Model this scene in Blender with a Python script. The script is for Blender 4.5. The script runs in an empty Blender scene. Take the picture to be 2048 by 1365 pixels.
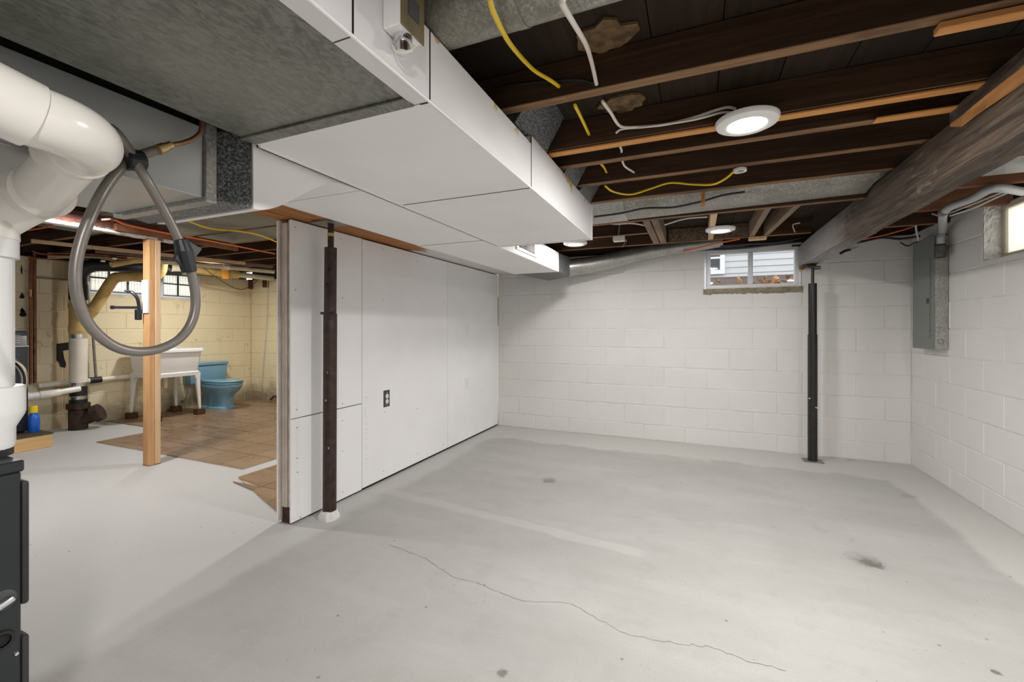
import bpy, bmesh, math, random
from mathutils import Vector, Matrix
random.seed(7)
scn = bpy.context.scene
COL = scn.collection
R = math.radians

# ------------------------------------------------------------------ camera
FPX, CX, CY, CAMH, YAW = 873.0, 1024.0, 658.0, 1.166, R(23.0)
cam_d = bpy.data.cameras.new('camera'); cam = bpy.data.objects.new('camera', cam_d); COL.objects.link(cam)
cam.location = (0, 0, CAMH); cam.rotation_euler = (R(90), 0, YAW)
cam_d.sensor_width = 36.0; cam_d.lens = FPX / 2048 * 36.0
cam_d.shift_y = -(682.5 - CY) / 2048; cam_d.clip_start = 0.02
scn.camera = cam

# ------------------------------------------------------------------ world, exposure
w = bpy.data.worlds.new('overcast_sky'); scn.world = w; w.use_nodes = True
bg = w.node_tree.nodes['Background']
bg.inputs[0].default_value = (0.93, 0.96, 1.0, 1); bg.inputs[1].default_value = 1.9
vs = scn.view_settings
vs.view_transform = 'Standard'; vs.look = 'None'; vs.gamma = 1.0; vs.use_curve_mapping = False; vs.exposure = 0.40
LED_W = 21.0           # watts of each ceiling disc
LED_COL = (1.0, 0.972, 0.94)

# ------------------------------------------------------------------ measuring helper: a pixel of the photo on a known plane
S_, C_ = math.sin(YAW), math.cos(YAW)
def at(u, v, X=None, Y=None, Z=None):
    r = (u - CX) / FPX; dz = (CY - v) / FPX
    d = (-S_ + C_ * r, C_ + S_ * r, dz)
    k = X / d[0] if X is not None else Y / d[1] if Y is not None else (Z - CAMH) / dz
    return Vector((d[0] * k, d[1] * k, CAMH + dz * k))

# ------------------------------------------------------------------ material kit
class NT:
    def __init__(s, name):
        s.m = bpy.data.materials.new(name); s.m.use_nodes = True
        s.t = s.m.node_tree; s.b = s.t.nodes['Principled BSDF']
        s.geo = s.t.nodes.new('ShaderNodeNewGeometry')
        s.pos = s.geo.outputs['Position']
    def lk(s, a, sock):
        if isinstance(a, bpy.types.NodeSocket): s.t.links.new(a, sock)
        else: sock.default_value = a
    def math(s, op, a, b=0.0, clamp=False):
        n = s.t.nodes.new('ShaderNodeMath'); n.operation = op; n.use_clamp = clamp
        s.lk(a, n.inputs[0]); s.lk(b, n.inputs[1]); return n.outputs[0]
    def xyz(s):
        n = s.t.nodes.new('ShaderNodeSeparateXYZ'); s.t.links.new(s.pos, n.inputs[0]); return n.outputs
    def vec(s, scale=(1, 1, 1), off=(0, 0, 0)):
        n = s.t.nodes.new('ShaderNodeMapping'); s.t.links.new(s.pos, n.inputs[0])
        n.inputs['Scale'].default_value = scale; n.inputs['Location'].default_value = off; return n.outputs[0]
    def noise(s, scale, detail=3, rough=.55, v=None, dist=0.0):
        n = s.t.nodes.new('ShaderNodeTexNoise'); s.t.links.new(v or s.pos, n.inputs['Vector'])
        n.inputs['Scale'].default_value = scale; n.inputs['Detail'].default_value = detail
        n.inputs['Roughness'].default_value = rough; n.inputs['Distortion'].default_value = dist
        return n.outputs['Fac']
    def voro(s, scale, v=None, feature='F1', out='Distance'):
        n = s.t.nodes.new('ShaderNodeTexVoronoi'); n.feature = feature
        s.t.links.new(v or s.pos, n.inputs['Vector']); n.inputs['Scale'].default_value = scale
        return n.outputs[out]
    def step(s, x, lo, hi, a=0.0, b=1.0):
        n = s.t.nodes.new('ShaderNodeMapRange'); n.interpolation_type = 'SMOOTHSTEP'
        s.lk(x, n.inputs[0]); n.inputs[1].default_value = lo; n.inputs[2].default_value = hi
        n.inputs[3].default_value = a; n.inputs[4].default_value = b; return n.outputs[0]
    def mix(s, f, a, b):
        n = s.t.nodes.new('ShaderNodeMix'); n.data_type = 'RGBA'; s.lk(f, n.inputs[0])
        for q, sock in ((a, n.inputs[6]), (b, n.inputs[7])):
            if isinstance(q, bpy.types.NodeSocket): s.t.links.new(q, sock)
            else: sock.default_value = (q[0], q[1], q[2], 1)
        return n.outputs[2]
    def rand(s):
        n = s.t.nodes.new('ShaderNodeObjectInfo'); return n.outputs['Random']
    def col(s, c):
        if isinstance(c, bpy.types.NodeSocket): s.t.links.new(c, s.b.inputs['Base Color'])
        else: s.b.inputs['Base Color'].default_value = (*c, 1)
    def set(s, rough=.6, metal=0., spec=None):
        s.lk(rough, s.b.inputs['Roughness']); s.lk(metal, s.b.inputs['Metallic'])
        if spec is not None: s.b.inputs['Specular IOR Level'].default_value = spec
        return s
    def bump(s, h, strength=.3, dist=.002):
        n = s.t.nodes.new('ShaderNodeBump'); n.inputs['Strength'].default_value = strength
        n.inputs['Distance'].default_value = dist; s.t.links.new(h, n.inputs['Height'])
        s.t.links.new(n.outputs[0], s.b.inputs['Normal'])

def dk(c, f): return tuple(q * f for q in c)
def paint(name, c, rough=.6, var=.12, scale=3., metal=0., bump=None, spec=None):
    n = NT(name); f = n.noise(scale, 4); n.col(n.mix(n.step(f, .3, .7), dk(c, 1 - var), dk(c, 1 + var * .4)))
    n.set(rough, metal, spec)
    if bump: n.bump(n.noise(bump[0], 4), bump[1], bump[2])
    return n.m
def wood(name, c1, c2, axis='x', rough=.7, dark=None, gscale=40., knots=True):
    n = NT(name); sc = {'x': (.06, 1, 1), 'y': (1, .06, 1), 'z': (1, 1, .06)}[axis]
    v = n.vec(sc); g = n.noise(gscale, 5, .6, v, .6); big = n.noise(3., 3, .5, n.vec({'x': (.3, 1, 1), 'y': (1, .3, 1), 'z': (1, 1, .3)}[axis]))
    c = n.mix(n.step(g, .3, .7), c1, c2)
    c = n.mix(n.step(big, .4, .75, 0, .7), c, dark or dk(c1, .45))
    c = n.mix(n.step(n.rand(), 0, 1, 0, .25), c, dk(c1, .6))
    n.col(c); n.set(rough, 0, .3); n.bump(g, .35, .003); return n.m
def galv(name, c=(.42, .43, .43), rough=.38, spang=26., metal=.85, contrast=.25, dirt=.0, dirtcol=(.2, .17, .12)):
    n = NT(name); v = n.voro(spang, None, 'F1', 'Color')
    g = n.t.nodes.new('ShaderNodeRGBToBW'); n.t.links.new(v, g.inputs[0])
    f = n.math('MULTIPLY', g.outputs[0], n.noise(spang * .6, 3))
    col = n.mix(n.step(f, .1, .5), dk(c, 1 - contrast), dk(c, 1 + contrast))
    if dirt: col = n.mix(n.step(n.noise(5, 5, .65), .42, .68, 0, dirt), col, dirtcol)
    n.col(col); n.set(n.step(f, .1, .5, rough - .08, rough + .1), metal); n.bump(n.noise(8., 3), .15, .004); return n.m
def emit(name, c, strength):
    n = NT(name); n.b.inputs['Emission Color'].default_value = (*c, 1); n.b.inputs['Emission Strength'].default_value = strength
    n.col((.9, .9, .88)); return n.m

WHITE = (.75, .738, .722)
def block_paint(name, c, stain=None, joint=.9):
    n = NT(name)
    col = n.mix(n.step(n.noise(1.3, 4), .3, .7), dk(c, .95), c)
    col = n.mix(n.step(n.rand(), 0, 1, 0, .06), col, dk(c, .7))
    col = n.mix(n.step(n.noise(38., 5, .7), .70, .80, 0, .5), col, dk(c, .45))
    if stain:
        x, y, z = n.xyz()
        bw = n.math('ADD', y, n.math('MULTIPLY', n.math('SUBTRACT', n.noise(7., 5, .6), .5), .09))
        bd = n.math('MULTIPLY', n.math('MULTIPLY', n.step(bw, 2.55, 2.57), n.step(bw, 2.71, 2.74, 1, 0)), n.step(x, -6.8, -6.7, 1, 0))
        lowd = n.step(n.math('ADD', z, n.math('MULTIPLY', n.noise(3.5, 5, .65), .55)), .30, .62, 1, 0)
        col = n.mix(n.math('MULTIPLY', lowd, .75), col, (.16, .12, .075))
        st = n.step(n.noise(2.2, 6, .7, n.vec((1, 1, .35))), .60, .70, 0, .5)
        col = n.mix(st, col, stain)
        gr = n.step(n.math('ADD', y, n.math('MULTIPLY', n.noise(2.0, 4), .9)), 3.2, 3.9, .55, 0)
        col = n.mix(gr, col, (.70, .65, .50))
        col = n.mix(n.math('MULTIPLY', bd, .75), col, (.40, .29, .16))
        pe = n.step(n.noise(4.5, 6, .72), .63, .65, 0, .6)
        col = n.mix(pe, col, (.42, .36, .27))
    n.col(col); n.set(.62, 0, .35)
    h = n.math('ADD', n.noise(60., 5, .6), n.math('MULTIPLY', n.noise(9., 3), 1.2)); n.bump(h, .32, .004); return n.m

M = {}
M['block'] = block_paint('painted_white_block', WHITE)
M['mortar'] = paint('painted_mortar', dk(WHITE, .97), .7, .1, 8, bump=(70, .4, .004))
M['yblock'] = block_paint('painted_yellow_block', (.86, .75, .50), stain=(.50, .38, .22))
M['ymortar'] = paint('yellow_mortar', (.74, .63, .42), .75, .2, 6, bump=(70, .4, .004))
M['drywall'] = paint('white_drywall', (.90, .895, .90), .75, .04, 1.6, bump=(90, .06, .001))
M['drywall_edge'] = paint('torn_drywall_edge', (.66, .61, .56), .85, .3, 14, bump=(40, .5, .004))
M['studpaint'] = paint('cream_painted_stud', (.62, .53, .46), .6, .2, 6, bump=(30, .2, .002))
M['black'] = paint('black_gap', (.01, .009, .008), .9, .2, 10)
def joist_mat():
    n = NT('old_dark_joist'); g = n.noise(40, 5, .6, n.vec((.06, 1, 1)), .6)
    big = n.noise(3., 4, .55, n.vec((.3, 1, 1)))
    c = n.mix(n.step(g, .3, .7), (.038, .017, .007), (.075, .037, .017))
    c = n.mix(n.step(big, .42, .75, 0, .7), c, (.014, .007, .004))
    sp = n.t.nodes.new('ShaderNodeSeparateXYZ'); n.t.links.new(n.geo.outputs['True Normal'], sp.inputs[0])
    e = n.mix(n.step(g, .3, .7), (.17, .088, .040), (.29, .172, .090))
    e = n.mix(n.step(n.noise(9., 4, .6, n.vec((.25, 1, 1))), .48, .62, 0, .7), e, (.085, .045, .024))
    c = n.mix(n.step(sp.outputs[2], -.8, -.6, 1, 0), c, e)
    n.col(c); n.set(.8, 0, .3); n.bump(g, .4, .004); return n.m
M['joist'] = joist_mat()
M['joist_red'] = wood('reddish_joist', (.19, .075, .035), (.27, .12, .06), 'x', .8, (.08, .03, .018))
M['orange'] = wood('orange_pine_strip', (.62, .27, .075), (.78, .38, .13), 'x', .7, (.40, .17, .05))
M['subfloor'] = wood('dark_subfloor', (.022, .013, .007), (.038, .023, .013), 'y', .9, (.009, .006, .004))
M['osb'] = paint('strand_board', (.16, .11, .065), .85, .55, 45)
M['trimmer'] = wood('grey_trimmer', (.20, .14, .095), (.32, .235, .17), 'y', .8, (.10, .065, .045))
M['pine'] = wood('pale_pine', (.66, .44, .25), (.80, .60, .40), 'y', .7, (.45, .27, .13))
def beam_mat():
    n = NT('weathered_beam')
    v = n.vec((1, .07, 1)); g = n.noise(34, 6, .65, v, 1.4)
    c = n.mix(n.step(g, .32, .68), (.024, .016, .011), (.125, .086, .056))
    fl = n.step(n.noise(7., 6, .72, n.vec((1, .45, 1)), .8), .60, .70, 0, .7)
    c = n.mix(fl, c, (.24, .225, .21))
    x, y, z = n.xyz()
    c = n.mix(n.math('MULTIPLY', n.step(n.math('ADD', y, n.math('MULTIPLY', n.noise(3., 5), 1.0)), 3.6, 4.6), .6), c, (.40, .40, .41))
    n.col(c); n.set(n.step(fl, 0, .8, .7, .42), 0, .4); n.bump(g, .9, .010); return n.m
M['beam'] = beam_mat()
M['split'] = wood('split_orange_wood', (.50, .21, .06), (.72, .36, .13), 'y', .8, (.20, .08, .03), 60)
def girder_mat():
    n = NT('girder_wood')
    g = n.noise(40, 5, .6, n.vec((1, .05, 1)), .6)
    c = n.mix(n.step(g, .3, .7), (.30, .12, .036), (.46, .20, .07))
    x, y, z = n.xyz()
    pm = n.step(n.math('ADD', n.math('ADD', y, n.math('MULTIPLY', n.noise(9., 4, .6, n.vec((1, .12, 1))), 1.3)), n.math('MULTIPLY', x, 1.6)), .15, .25)
    c = n.mix(pm, c, (.74, .72, .70))
    n.col(c); n.set(.7, 0, .3); n.bump(g, .3, .003); return n.m
M['girder'] = girder_mat()
def flaky():
    n = NT('flaking_painted_beam')
    x, y, z = n.xyz()
    f = n.noise(9., 7, .75, n.vec((1, .25, 1)))
    low = n.step(n.math('SUBTRACT', z, n.math('MULTIPLY', n.math('SUBTRACT', f, .5), .16)), 1.953, 1.968, 1, 0)
    c = n.mix(low, (.10, .042, .034), (.74, .74, .74))
    c = n.mix(n.step(n.noise(22, 6, .7, n.vec((1, .3, 1))), .50, .56, 0, .9), c, (.17, .08, .06))
    n.col(c); n.set(.85, 0, .2); n.bump(f, .5, .004); return n.m
M['flaky'] = flaky()
M['duct_white'] = paint('white_painted_duct', (.90, .89, .885), .42, .04, 2.2, spec=.4, bump=(6, .06, .003))
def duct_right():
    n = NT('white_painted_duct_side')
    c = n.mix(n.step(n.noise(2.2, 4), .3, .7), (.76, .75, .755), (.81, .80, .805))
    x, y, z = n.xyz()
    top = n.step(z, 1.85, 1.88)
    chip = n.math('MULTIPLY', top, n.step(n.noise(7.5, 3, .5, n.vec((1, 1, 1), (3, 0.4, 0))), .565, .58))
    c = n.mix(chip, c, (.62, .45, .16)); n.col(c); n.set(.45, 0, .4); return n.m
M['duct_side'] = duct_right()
def dark_galv():
    n = NT('dull_galvanised_sheet')
    a = n.noise(60, 5, .75, n.vec((1, .5, 1)), 1.); b = n.noise(2.3, 4)
    c = n.mix(n.step(a, .35, .65), (.14, .145, .125), (.27, .275, .245))
    c = n.mix(n.step(b, .4, .7, 0, .45), c, (.35, .35, .305)); c = n.mix(n.step(a, .66, .72, 0, .5), c, (.05, .04, .03))
    n.col(c); n.set(.5, .45); n.bump(a, .15, .002); return n.m
M['galv_dull'] = dark_galv()
M['galv_shiny'] = paint('shiny_galvanised', (.52, .54, .53), .30, .06, 5, metal=.5)
M['galv_spot'] = galv('spangled_galvanised', (.20, .21, .22), .45, 230., .55, .6)
M['galv_pipe'] = galv('galvanised_pipe', (.46, .46, .44), .40, 160., .75, .22, .45, (.25, .22, .17))
M['galv_old'] = galv('dirty_galvanised', (.36, .355, .32), .5, 170., .5, .3, .6, (.19, .17, .13))
M['pan'] = galv('panned_joist_sheet', (.22, .23, .22), .5, 20., .6, .2, .5, (.12, .11, .09))
M['pvc'] = paint('white_pvc', (.86, .83, .78), .22, .04, 4, spec=.5)
M['pvc_grey'] = paint('greyish_pvc', (.80, .80, .80), .3, .05, 4, spec=.5)
M['purple'] = paint('purple_primer', (.13, .10, .22), .4, .1)
M['cream_pipe'] = paint('cream_painted_pipe', (.66, .60, .44), .5, .15, 9)
M['yellow_pipe'] = paint('yellow_painted_pipe', (.60, .42, .15), .5, .25, 7)
M['white_pipe'] = paint('white_stack_pipe', (.82, .76, .66), .4, .08, 5)
M['cast_iron'] = paint('rusty_cast_iron', (.050, .026, .016), .75, .6, 18, bump=(40, .6, .004))
M['rubber'] = paint('black_rubber', (.012, .012, .013), .5, .2)
M['steelband'] = galv('steel_band', (.65, .64, .62), .25, 40., .95, .1)
M['copper'] = paint('aged_copper', (.22, .085, .05), .4, .35, 20, metal=.75)
M['copper_bright'] = paint('copper_tube', (.45, .24, .13), .35, .2, 20, metal=.8)
M['brass'] = paint('brass_fitting', (.75, .55, .28), .3, .1, 20, metal=.9)
M['tan_cover'] = paint('tan_cover_plate', (.20, .16, .09), .5, .2, 20, metal=.3)
M['hose'] = paint('grey_hose', (.21, .19, .17), .35, .08, 30, metal=.3)
M['tape'] = paint('black_tape', (.012, .014, .02), .35, .2, 40)
M['furnace'] = paint('charcoal_furnace_steel', (.013, .016, .019), .42, .1, 8, spec=.5)
M['furnace_lip'] = paint('furnace_door_steel', (.022, .022, .023), .45, .1, 8)
M['chrome'] = paint('bright_chrome', (.75, .76, .78), .18, .03, 8, metal=1.)
M['post_brown'] = paint('rusty_brown_post', (.050, .029, .022), .5, .45, 22, metal=.2, bump=(30, .3, .002))
M['post_black'] = paint('black_post_paint', (.014, .014, .013), .3, .2, 12, spec=.5)
M['plaster'] = paint('rough_plaster', (.74, .73, .71), .85, .15, 20, bump=(25, .6, .01))
M['plate'] = paint('dull_steel_plate', (.28, .26, .24), .5, .3, 15, metal=.5)
M['panel_grey'] = paint('grey_panel_enamel', (.185, .20, .19), .42, .04, 3, spec=.45)
M['panel_dark'] = paint('panel_recess', (.06, .065, .065), .5)
M['conduit'] = paint('grey_conduit', (.50, .52, .54), .35, .05, 6, metal=.15)
M['conduit_body'] = paint('dark_conduit_body', (.09, .095, .10), .45, .2, 20)
M['plastic_white'] = paint('white_plastic', (.85, .85, .84), .3, .02, 3)
M['cable_yellow'] = paint('yellow_cable', (.80, .56, .02), .4, .05, 9)
M['cable_white'] = paint('white_cable', (.78, .72, .64), .45, .06, 9)
M['cable_black'] = paint('black_cable', (.015, .015, .017), .45, .1, 9)
M['cable_orange'] = paint('orange_cable', (.80, .17, .04), .45, .06, 9)
M['cable_grey'] = paint('grey_cable', (.55, .56, .57), .4, .06, 9)
M['vinyl'] = paint('white_vinyl', (.82, .83, .84), .35, .03, 3)
M['alu'] = paint('window_aluminium', (.74, .79, .86), .3, .05, 6, metal=.1)
M['muntin'] = paint('dark_steel_muntin', (.06, .07, .085), .5, .1, 6)
M['whiteframe'] = paint('white_window_frame', (.74, .80, .90), .45, .05, 5)
M['creamframe'] = paint('cream_wood_frame', (.60, .54, .43), .5, .12, 8)
M['cement'] = paint('raw_cement_patch', (.30, .255, .18), .9, .35, 16, bump=(45, .7, .006))
M['foam'] = paint('yellow_spray_foam', (.62, .50, .13), .8, .3, 20, bump=(20, .8, .01))
M['siding'] = paint('pale_grey_siding', (.58, .58, .58), .6, .03, 2)
M['dark_glass'] = paint('dark_window_glass', (.03, .04, .05), .1, .1)
M['soil'] = paint('leafy_soil', (.13, .095, .07), .95, .6, 18, bump=(20, .8, .03))
M['leaf'] = paint('dry_leaf', (.42, .16, .06), .8, .4, 30)
M['leafpale'] = paint('pale_dry_leaf', (.62, .42, .24), .8, .3, 30)
M['toilet'] = paint('blue_porcelain', (.19, .37, .50), .12, .03, 2, spec=.6)
M['toilet_seat'] = paint('teal_seat_plastic', (.20, .40, .50), .15, .03, 2, spec=.6)
M['tub'] = paint('white_tub_plastic', (.84, .83, .81), .35, .03, 3)
M['brick'] = paint('brown_wood_block', (.085, .037, .013), .85, .5, 30, bump=(60, .6, .005))
M['washer'] = paint('graphite_washer_enamel', (.035, .042, .052), .28, .05, 4, metal=.3, spec=.6)
M['washer_glass'] = paint('washer_door_glass', (.012, .02, .035), .05, .1, 3, spec=.8)
M['washer_panel'] = paint('washer_black_panel', (.01, .01, .011), .12, .1, 3, spec=.6)
M['platform_top'] = paint('brown_platform_board', (.10, .055, .032), .8, .4, 12)
M['green'] = paint('green_edge', (.03, .10, .06), .8, .2)
M['blue_bottle'] = paint('blue_bottle', (.015, .13, .62), .3, .05)
M['yellow_cap'] = paint('yellow_cap', (.85, .62, .01), .35, .05)
M['screw'] = paint('dark_screw', (.05, .045, .04), .5)
M['post_pine'] = wood('post_pine', (.62, .33, .14), (.76, .47, .24), 'z', .7, (.36, .16, .06), 45)
M['post_pine_pale'] = wood('post_pine_pale', (.70, .47, .27), (.82, .61, .40), 'z', .7, (.50, .29, .14), 45)
M['platform_pine'] = wood('platform_pine', (.72, .46, .20), (.84, .60, .32), 'y', .6, (.55, .31, .12), 30)
M['tag'] = paint('orange_tag', (.75, .32, .03), .6)
M['led_trim'] = paint('white_led_trim', (.86, .85, .83), .4, .02, 3)
M['led'] = emit('led_diffuser', (1.0, .94, .84), 9.0)
M['backing'] = paint('dull_wood_rim', (.05, .032, .02), .9, .3, 8)
M['plainwall'] = paint('plain_white_wall', WHITE, .7, .05, 3)

def frosted():
    n = NT('frosted_pane'); t = n.t
    tr = t.nodes.new('ShaderNodeBsdfTranslucent'); tr.inputs[0].default_value = (.93, .91, .84, 1)
    mx = t.nodes.new('ShaderNodeMixShader'); mx.inputs[0].default_value = .8
    n.col((.8, .78, .72)); n.set(.3)
    t.links.new(n.b.outputs[0], mx.inputs[1]); t.links.new(tr.outputs[0], mx.inputs[2])
    t.links.new(mx.outputs[0], t.nodes['Material Output'].inputs[0]); return n.m
M['frosted'] = frosted()
def clear():
    n = NT('clear_pane'); t = n.t
    tr = t.nodes.new('ShaderNodeBsdfTransparent'); tr.inputs[0].default_value = (.96, .97, .97, 1)
    gl = t.nodes.new('ShaderNodeBsdfGlossy'); gl.inputs['Roughness'].default_value = .02
    mx = t.nodes.new('ShaderNodeMixShader'); mx.inputs[0].default_value = .05
    t.links.new(tr.outputs[0], mx.inputs[1]); t.links.new(gl.outputs[0], mx.inputs[2])
    t.links.new(mx.outputs[0], t.nodes['Material Output'].inputs[0]); return n.m
M['clear'] = clear()

def floor_mat():
    n = NT('painted_concrete_floor'); x, y, z = n.xyz()
    c0, c1, c2 = (.405, .398, .382), (.445, .438, .422), (.50, .49, .473)
    big = n.noise(.9, 5, .6, n.vec((1, 1.6, 1))); st = n.noise(2.5, 5, .65, n.vec((.35, 1.5, 1)))
    c = n.mix(n.step(big, .35, .65), c0, c1)
    c = n.mix(n.step(st, .46, .66, 0, .4), c, c2)
    c = n.mix(n.step(n.noise(150., 3, .7), .4, .75, 0, .3), c, (.31, .30, .285))
    c = n.mix(n.step(n.noise(5.5, 6, .7), .5, .64, 0, .22), c, (.33, .325, .31))
    # brushed lighter border along the back and right walls, and the laundry side whitened to carry its brighter light
    wob = n.math('MULTIPLY', n.math('SUBTRACT', n.noise(2.6, 4), .5), .5)
    eb = n.step(n.math('ADD', y, wob), 4.20, 4.27); er = n.step(n.math('ADD', x, n.math('MULTIPLY', wob, .5)), 1.33, 1.40)
    inr = n.step(x, -2.35, -2.2)
    edge = n.math('MULTIPLY', n.math('MAXIMUM', eb, er), inr)
    c = n.mix(n.math('MULTIPLY', edge, .75), c, (.58, .57, .545))
    lw = n.step(n.math('ADD', x, n.math('MULTIPLY', wob, .6)), -2.05, -1.95, 1, 0)
    c = n.mix(n.math('MULTIPLY', lw, .75), c, (.54, .535, .525))
    # paint overlap streak
    d = n.math('ABSOLUTE', n.math('SUBTRACT', y, n.math('ADD', n.math('MULTIPLY', x, -.10), n.math('ADD', 2.32, n.math('MULTIPLY', wob, .25)))))
    sk = n.math('MULTIPLY', n.step(d, .035, .05, 1, 0), n.math('MULTIPLY', n.step(x, -.30, -.22, 1, 0), inr))
    c = n.mix(n.math('MULTIPLY', sk, .45), c, (.54, .53, .51))
    # stains
    vv = n.noise(26., 5, .7)
    for (u, v, r, f) in ((1097, 962, .075, .55), (1742, 1128, .06, .75), (1732, 1122, .11, .3), (1990, 1345, .018, .85), (1003, 1345, .025, .7), (1640, 1060, .06, .12), (1700, 920, .05, .25), (1816, 992, .06, .25)):
        p = at(u, v, Z=0)
        dd = n.math('SQRT', n.math('ADD', n.math('POWER', n.math('ABSOLUTE', n.math('SUBTRACT', x, p.x)), 2.), n.math('POWER', n.math('ABSOLUTE', n.math('SUBTRACT', y, p.y)), 2.)))
        m = n.step(n.math('ADD', dd, n.math('MULTIPLY', n.math('SUBTRACT', vv, .5), r * 2.2)), r * .35, r, f, 0)
        c = n.mix(m, c, (.12, .11, .095))
    sp = n.math('MULTIPLY', n.step(n.voro(8.), .04, .06, 1, 0), n.step(n.noise(1.7, 2), .44, .50))
    c = n.mix(n.math('MULTIPLY', sp, .75), c, (.20, .19, .17))
    sp2 = n.math('MULTIPLY', n.step(n.voro(24., n.vec((1, 1, 1), (4, 2, 0))), .06, .10, 1, 0), n.step(n.noise(3.1, 2), .50, .55))
    c = n.mix(n.math('MULTIPLY', sp2, .7), c, (.25, .24, .22))
    n.col(c); n.set(n.step(big, .3, .7, .55, .68), 0, .35)
    n.bump(n.math('ADD', n.noise(45, 5, .6), n.math('MULTIPLY', n.noise(6, 4), .8)), .16, .004); return n.m
M['floor'] = floor_mat()
def tile_mat():
    n = NT('tan_stone_tile')
    a = n.noise(5, 5, .6, n.vec((.5, 1.6, 1)))
    c = n.mix(n.step(a, .25, .75), (.245, .155, .095), (.33, .22, .14)); c = n.mix(n.step(n.rand(), 0, 1, 0, .4), c, (.215, .13, .075))
    n.col(c); n.set(n.step(a, .3, .7, .22, .38), 0, .5); return n.m
M['tile'] = tile_mat()
M['grout'] = paint('tan_grout', (.46, .37, .28), .9, .15, 8)

# ------------------------------------------------------------------ mesh kit
class MB:
    def __init__(s): s.v = []; s.f = []
    def add(s, vs, fs):
        o = len(s.v); s.v += [tuple(p) for p in vs]; s.f += [tuple(i + o for i in f) for f in fs]; return s
    def box(s, x0, x1, y0, y1, z0, z1):
        return s.add([(x0, y0, z0), (x1, y0, z0), (x1, y1, z0), (x0, y1, z0), (x0, y0, z1), (x1, y0, z1), (x1, y1, z1), (x0, y1, z1)],
                     [(0, 3, 2, 1), (4, 5, 6, 7), (0, 1, 5, 4), (1, 2, 6, 5), (2, 3, 7, 6), (3, 0, 4, 7)])
    def hexa(s, lo, hi):   # two quads of 4 corners, bottom and top, both counter-clockwise from above
        return s.add(list(lo) + list(hi), [(0, 3, 2, 1), (4, 5, 6, 7), (0, 1, 5, 4), (1, 2, 6, 5), (2, 3, 7, 6), (3, 0, 4, 7)])
    def bar(s, a, b, w, h, up=(0, 0, 1)):
        a, b = Vector(a), Vector(b); d = (b - a).normalized(); sd = d.cross(Vector(up)).normalized(); uu = sd.cross(d)
        q = lambda p: [p - sd * w / 2 - uu * h / 2, p + sd * w / 2 - uu * h / 2, p + sd * w / 2 + uu * h / 2, p - sd * w / 2 + uu * h / 2]
        return s.add(q(a) + q(b), [(0, 1, 2, 3), (7, 6, 5, 4), (1, 0, 4, 5), (2, 1, 5, 6), (3, 2, 6, 7), (0, 3, 7, 4)])
    def tube(s, pts, r, n=12, caps=True):
        pts = [Vector(p) for p in pts]; rs = r if isinstance(r, (list, tuple)) else [r] * len(pts)
        t0 = (pts[1] - pts[0]).normalized(); a = Vector((0, 0, 1)) if abs(t0.z) < .9 else Vector((1, 0, 0))
        nrm = t0.cross(a).normalized(); rings = []
        for i, p in enumerate(pts):
            t = (pts[min(i + 1, len(pts) - 1)] - pts[max(i - 1, 0)])
            t = t.normalized() if t.length > 1e-9 else t0
            nrm = (nrm - t * nrm.dot(t)).normalized(); b = t.cross(nrm)
            rings.append([p + (nrm * math.cos(2 * math.pi * k / n) + b * math.sin(2 * math.pi * k / n)) * rs[i] for k in range(n)])
        vs = [q for rg in rings for q in rg]; fs = []
        for i in range(len(pts) - 1):
            for k in range(n):
                k2 = (k + 1) % n; fs.append((i * n + k, i * n + k2, (i + 1) * n + k2, (i + 1) * n + k))
        if caps: fs.append(tuple(reversed(range(n)))); fs.append(tuple((len(pts) - 1) * n + k for k in range(n)))
        return s.add(vs, fs)
    def lathe(s, prof, c, axis='z', n=24):
        # prof: list of (radius, height); radius 0 allowed
        ax = {'z': lambda a, b, h: (a, b, h), 'x': lambda a, b, h: (h, a, b), 'y': lambda a, b, h: (b, h, a)}[axis]
        vs = []; fs = []; rings = []
        for r, h in prof:
            if r < 1e-6: rings.append([len(vs)]); vs.append(Vector(ax(0, 0, h)) + Vector(c))
            else:
                rings.append(list(range(len(vs), len(vs) + n)))
                vs += [Vector(ax(r * math.cos(2 * math.pi * k / n), r * math.sin(2 * math.pi * k / n), h)) + Vector(c) for k in range(n)]
        for A, B in zip(rings, rings[1:]):
            for k in range(n):
                k2 = (k + 1) % n
                if len(A) == 1 and len(B) == 1: continue
                if len(A) == 1: fs.append((A[0], B[k2], B[k]))
                elif len(B) == 1: fs.append((A[k], A[k2], B[0]))
                else: fs.append((A[k], A[k2], B[k2], B[k]))
        return s.add(vs, fs)
    def loft(s, rings, caps=True):
        n = len(rings[0]); vs = [p for r in rings for p in r]; fs = []
        for i in range(len(rings) - 1):
            for k in range(n):
                k2 = (k + 1) % n; fs.append((i * n + k, i * n + k2, (i + 1) * n + k2, (i + 1) * n + k))
        if caps: fs.append(tuple(reversed(range(n)))); fs.append(tuple((len(rings) - 1) * n + k for k in range(n)))
        return s.add(vs, fs)
    def prism(s, poly, axis, d0, d1):
        m = {'x': lambda a, b, d: (d, a, b), 'y': lambda a, b, d: (a, d, b), 'z': lambda a, b, d: (a, b, d)}[axis]
        n = len(poly); vs = [m(a, b, d0) for a, b in poly] + [m(a, b, d1) for a, b in poly]
        fs = [tuple(reversed(range(n))), tuple(range(n, 2 * n))] + [(k, (k + 1) % n, n + (k + 1) % n, n + k) for k in range(n)]
        return s.add(vs, fs)

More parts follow.
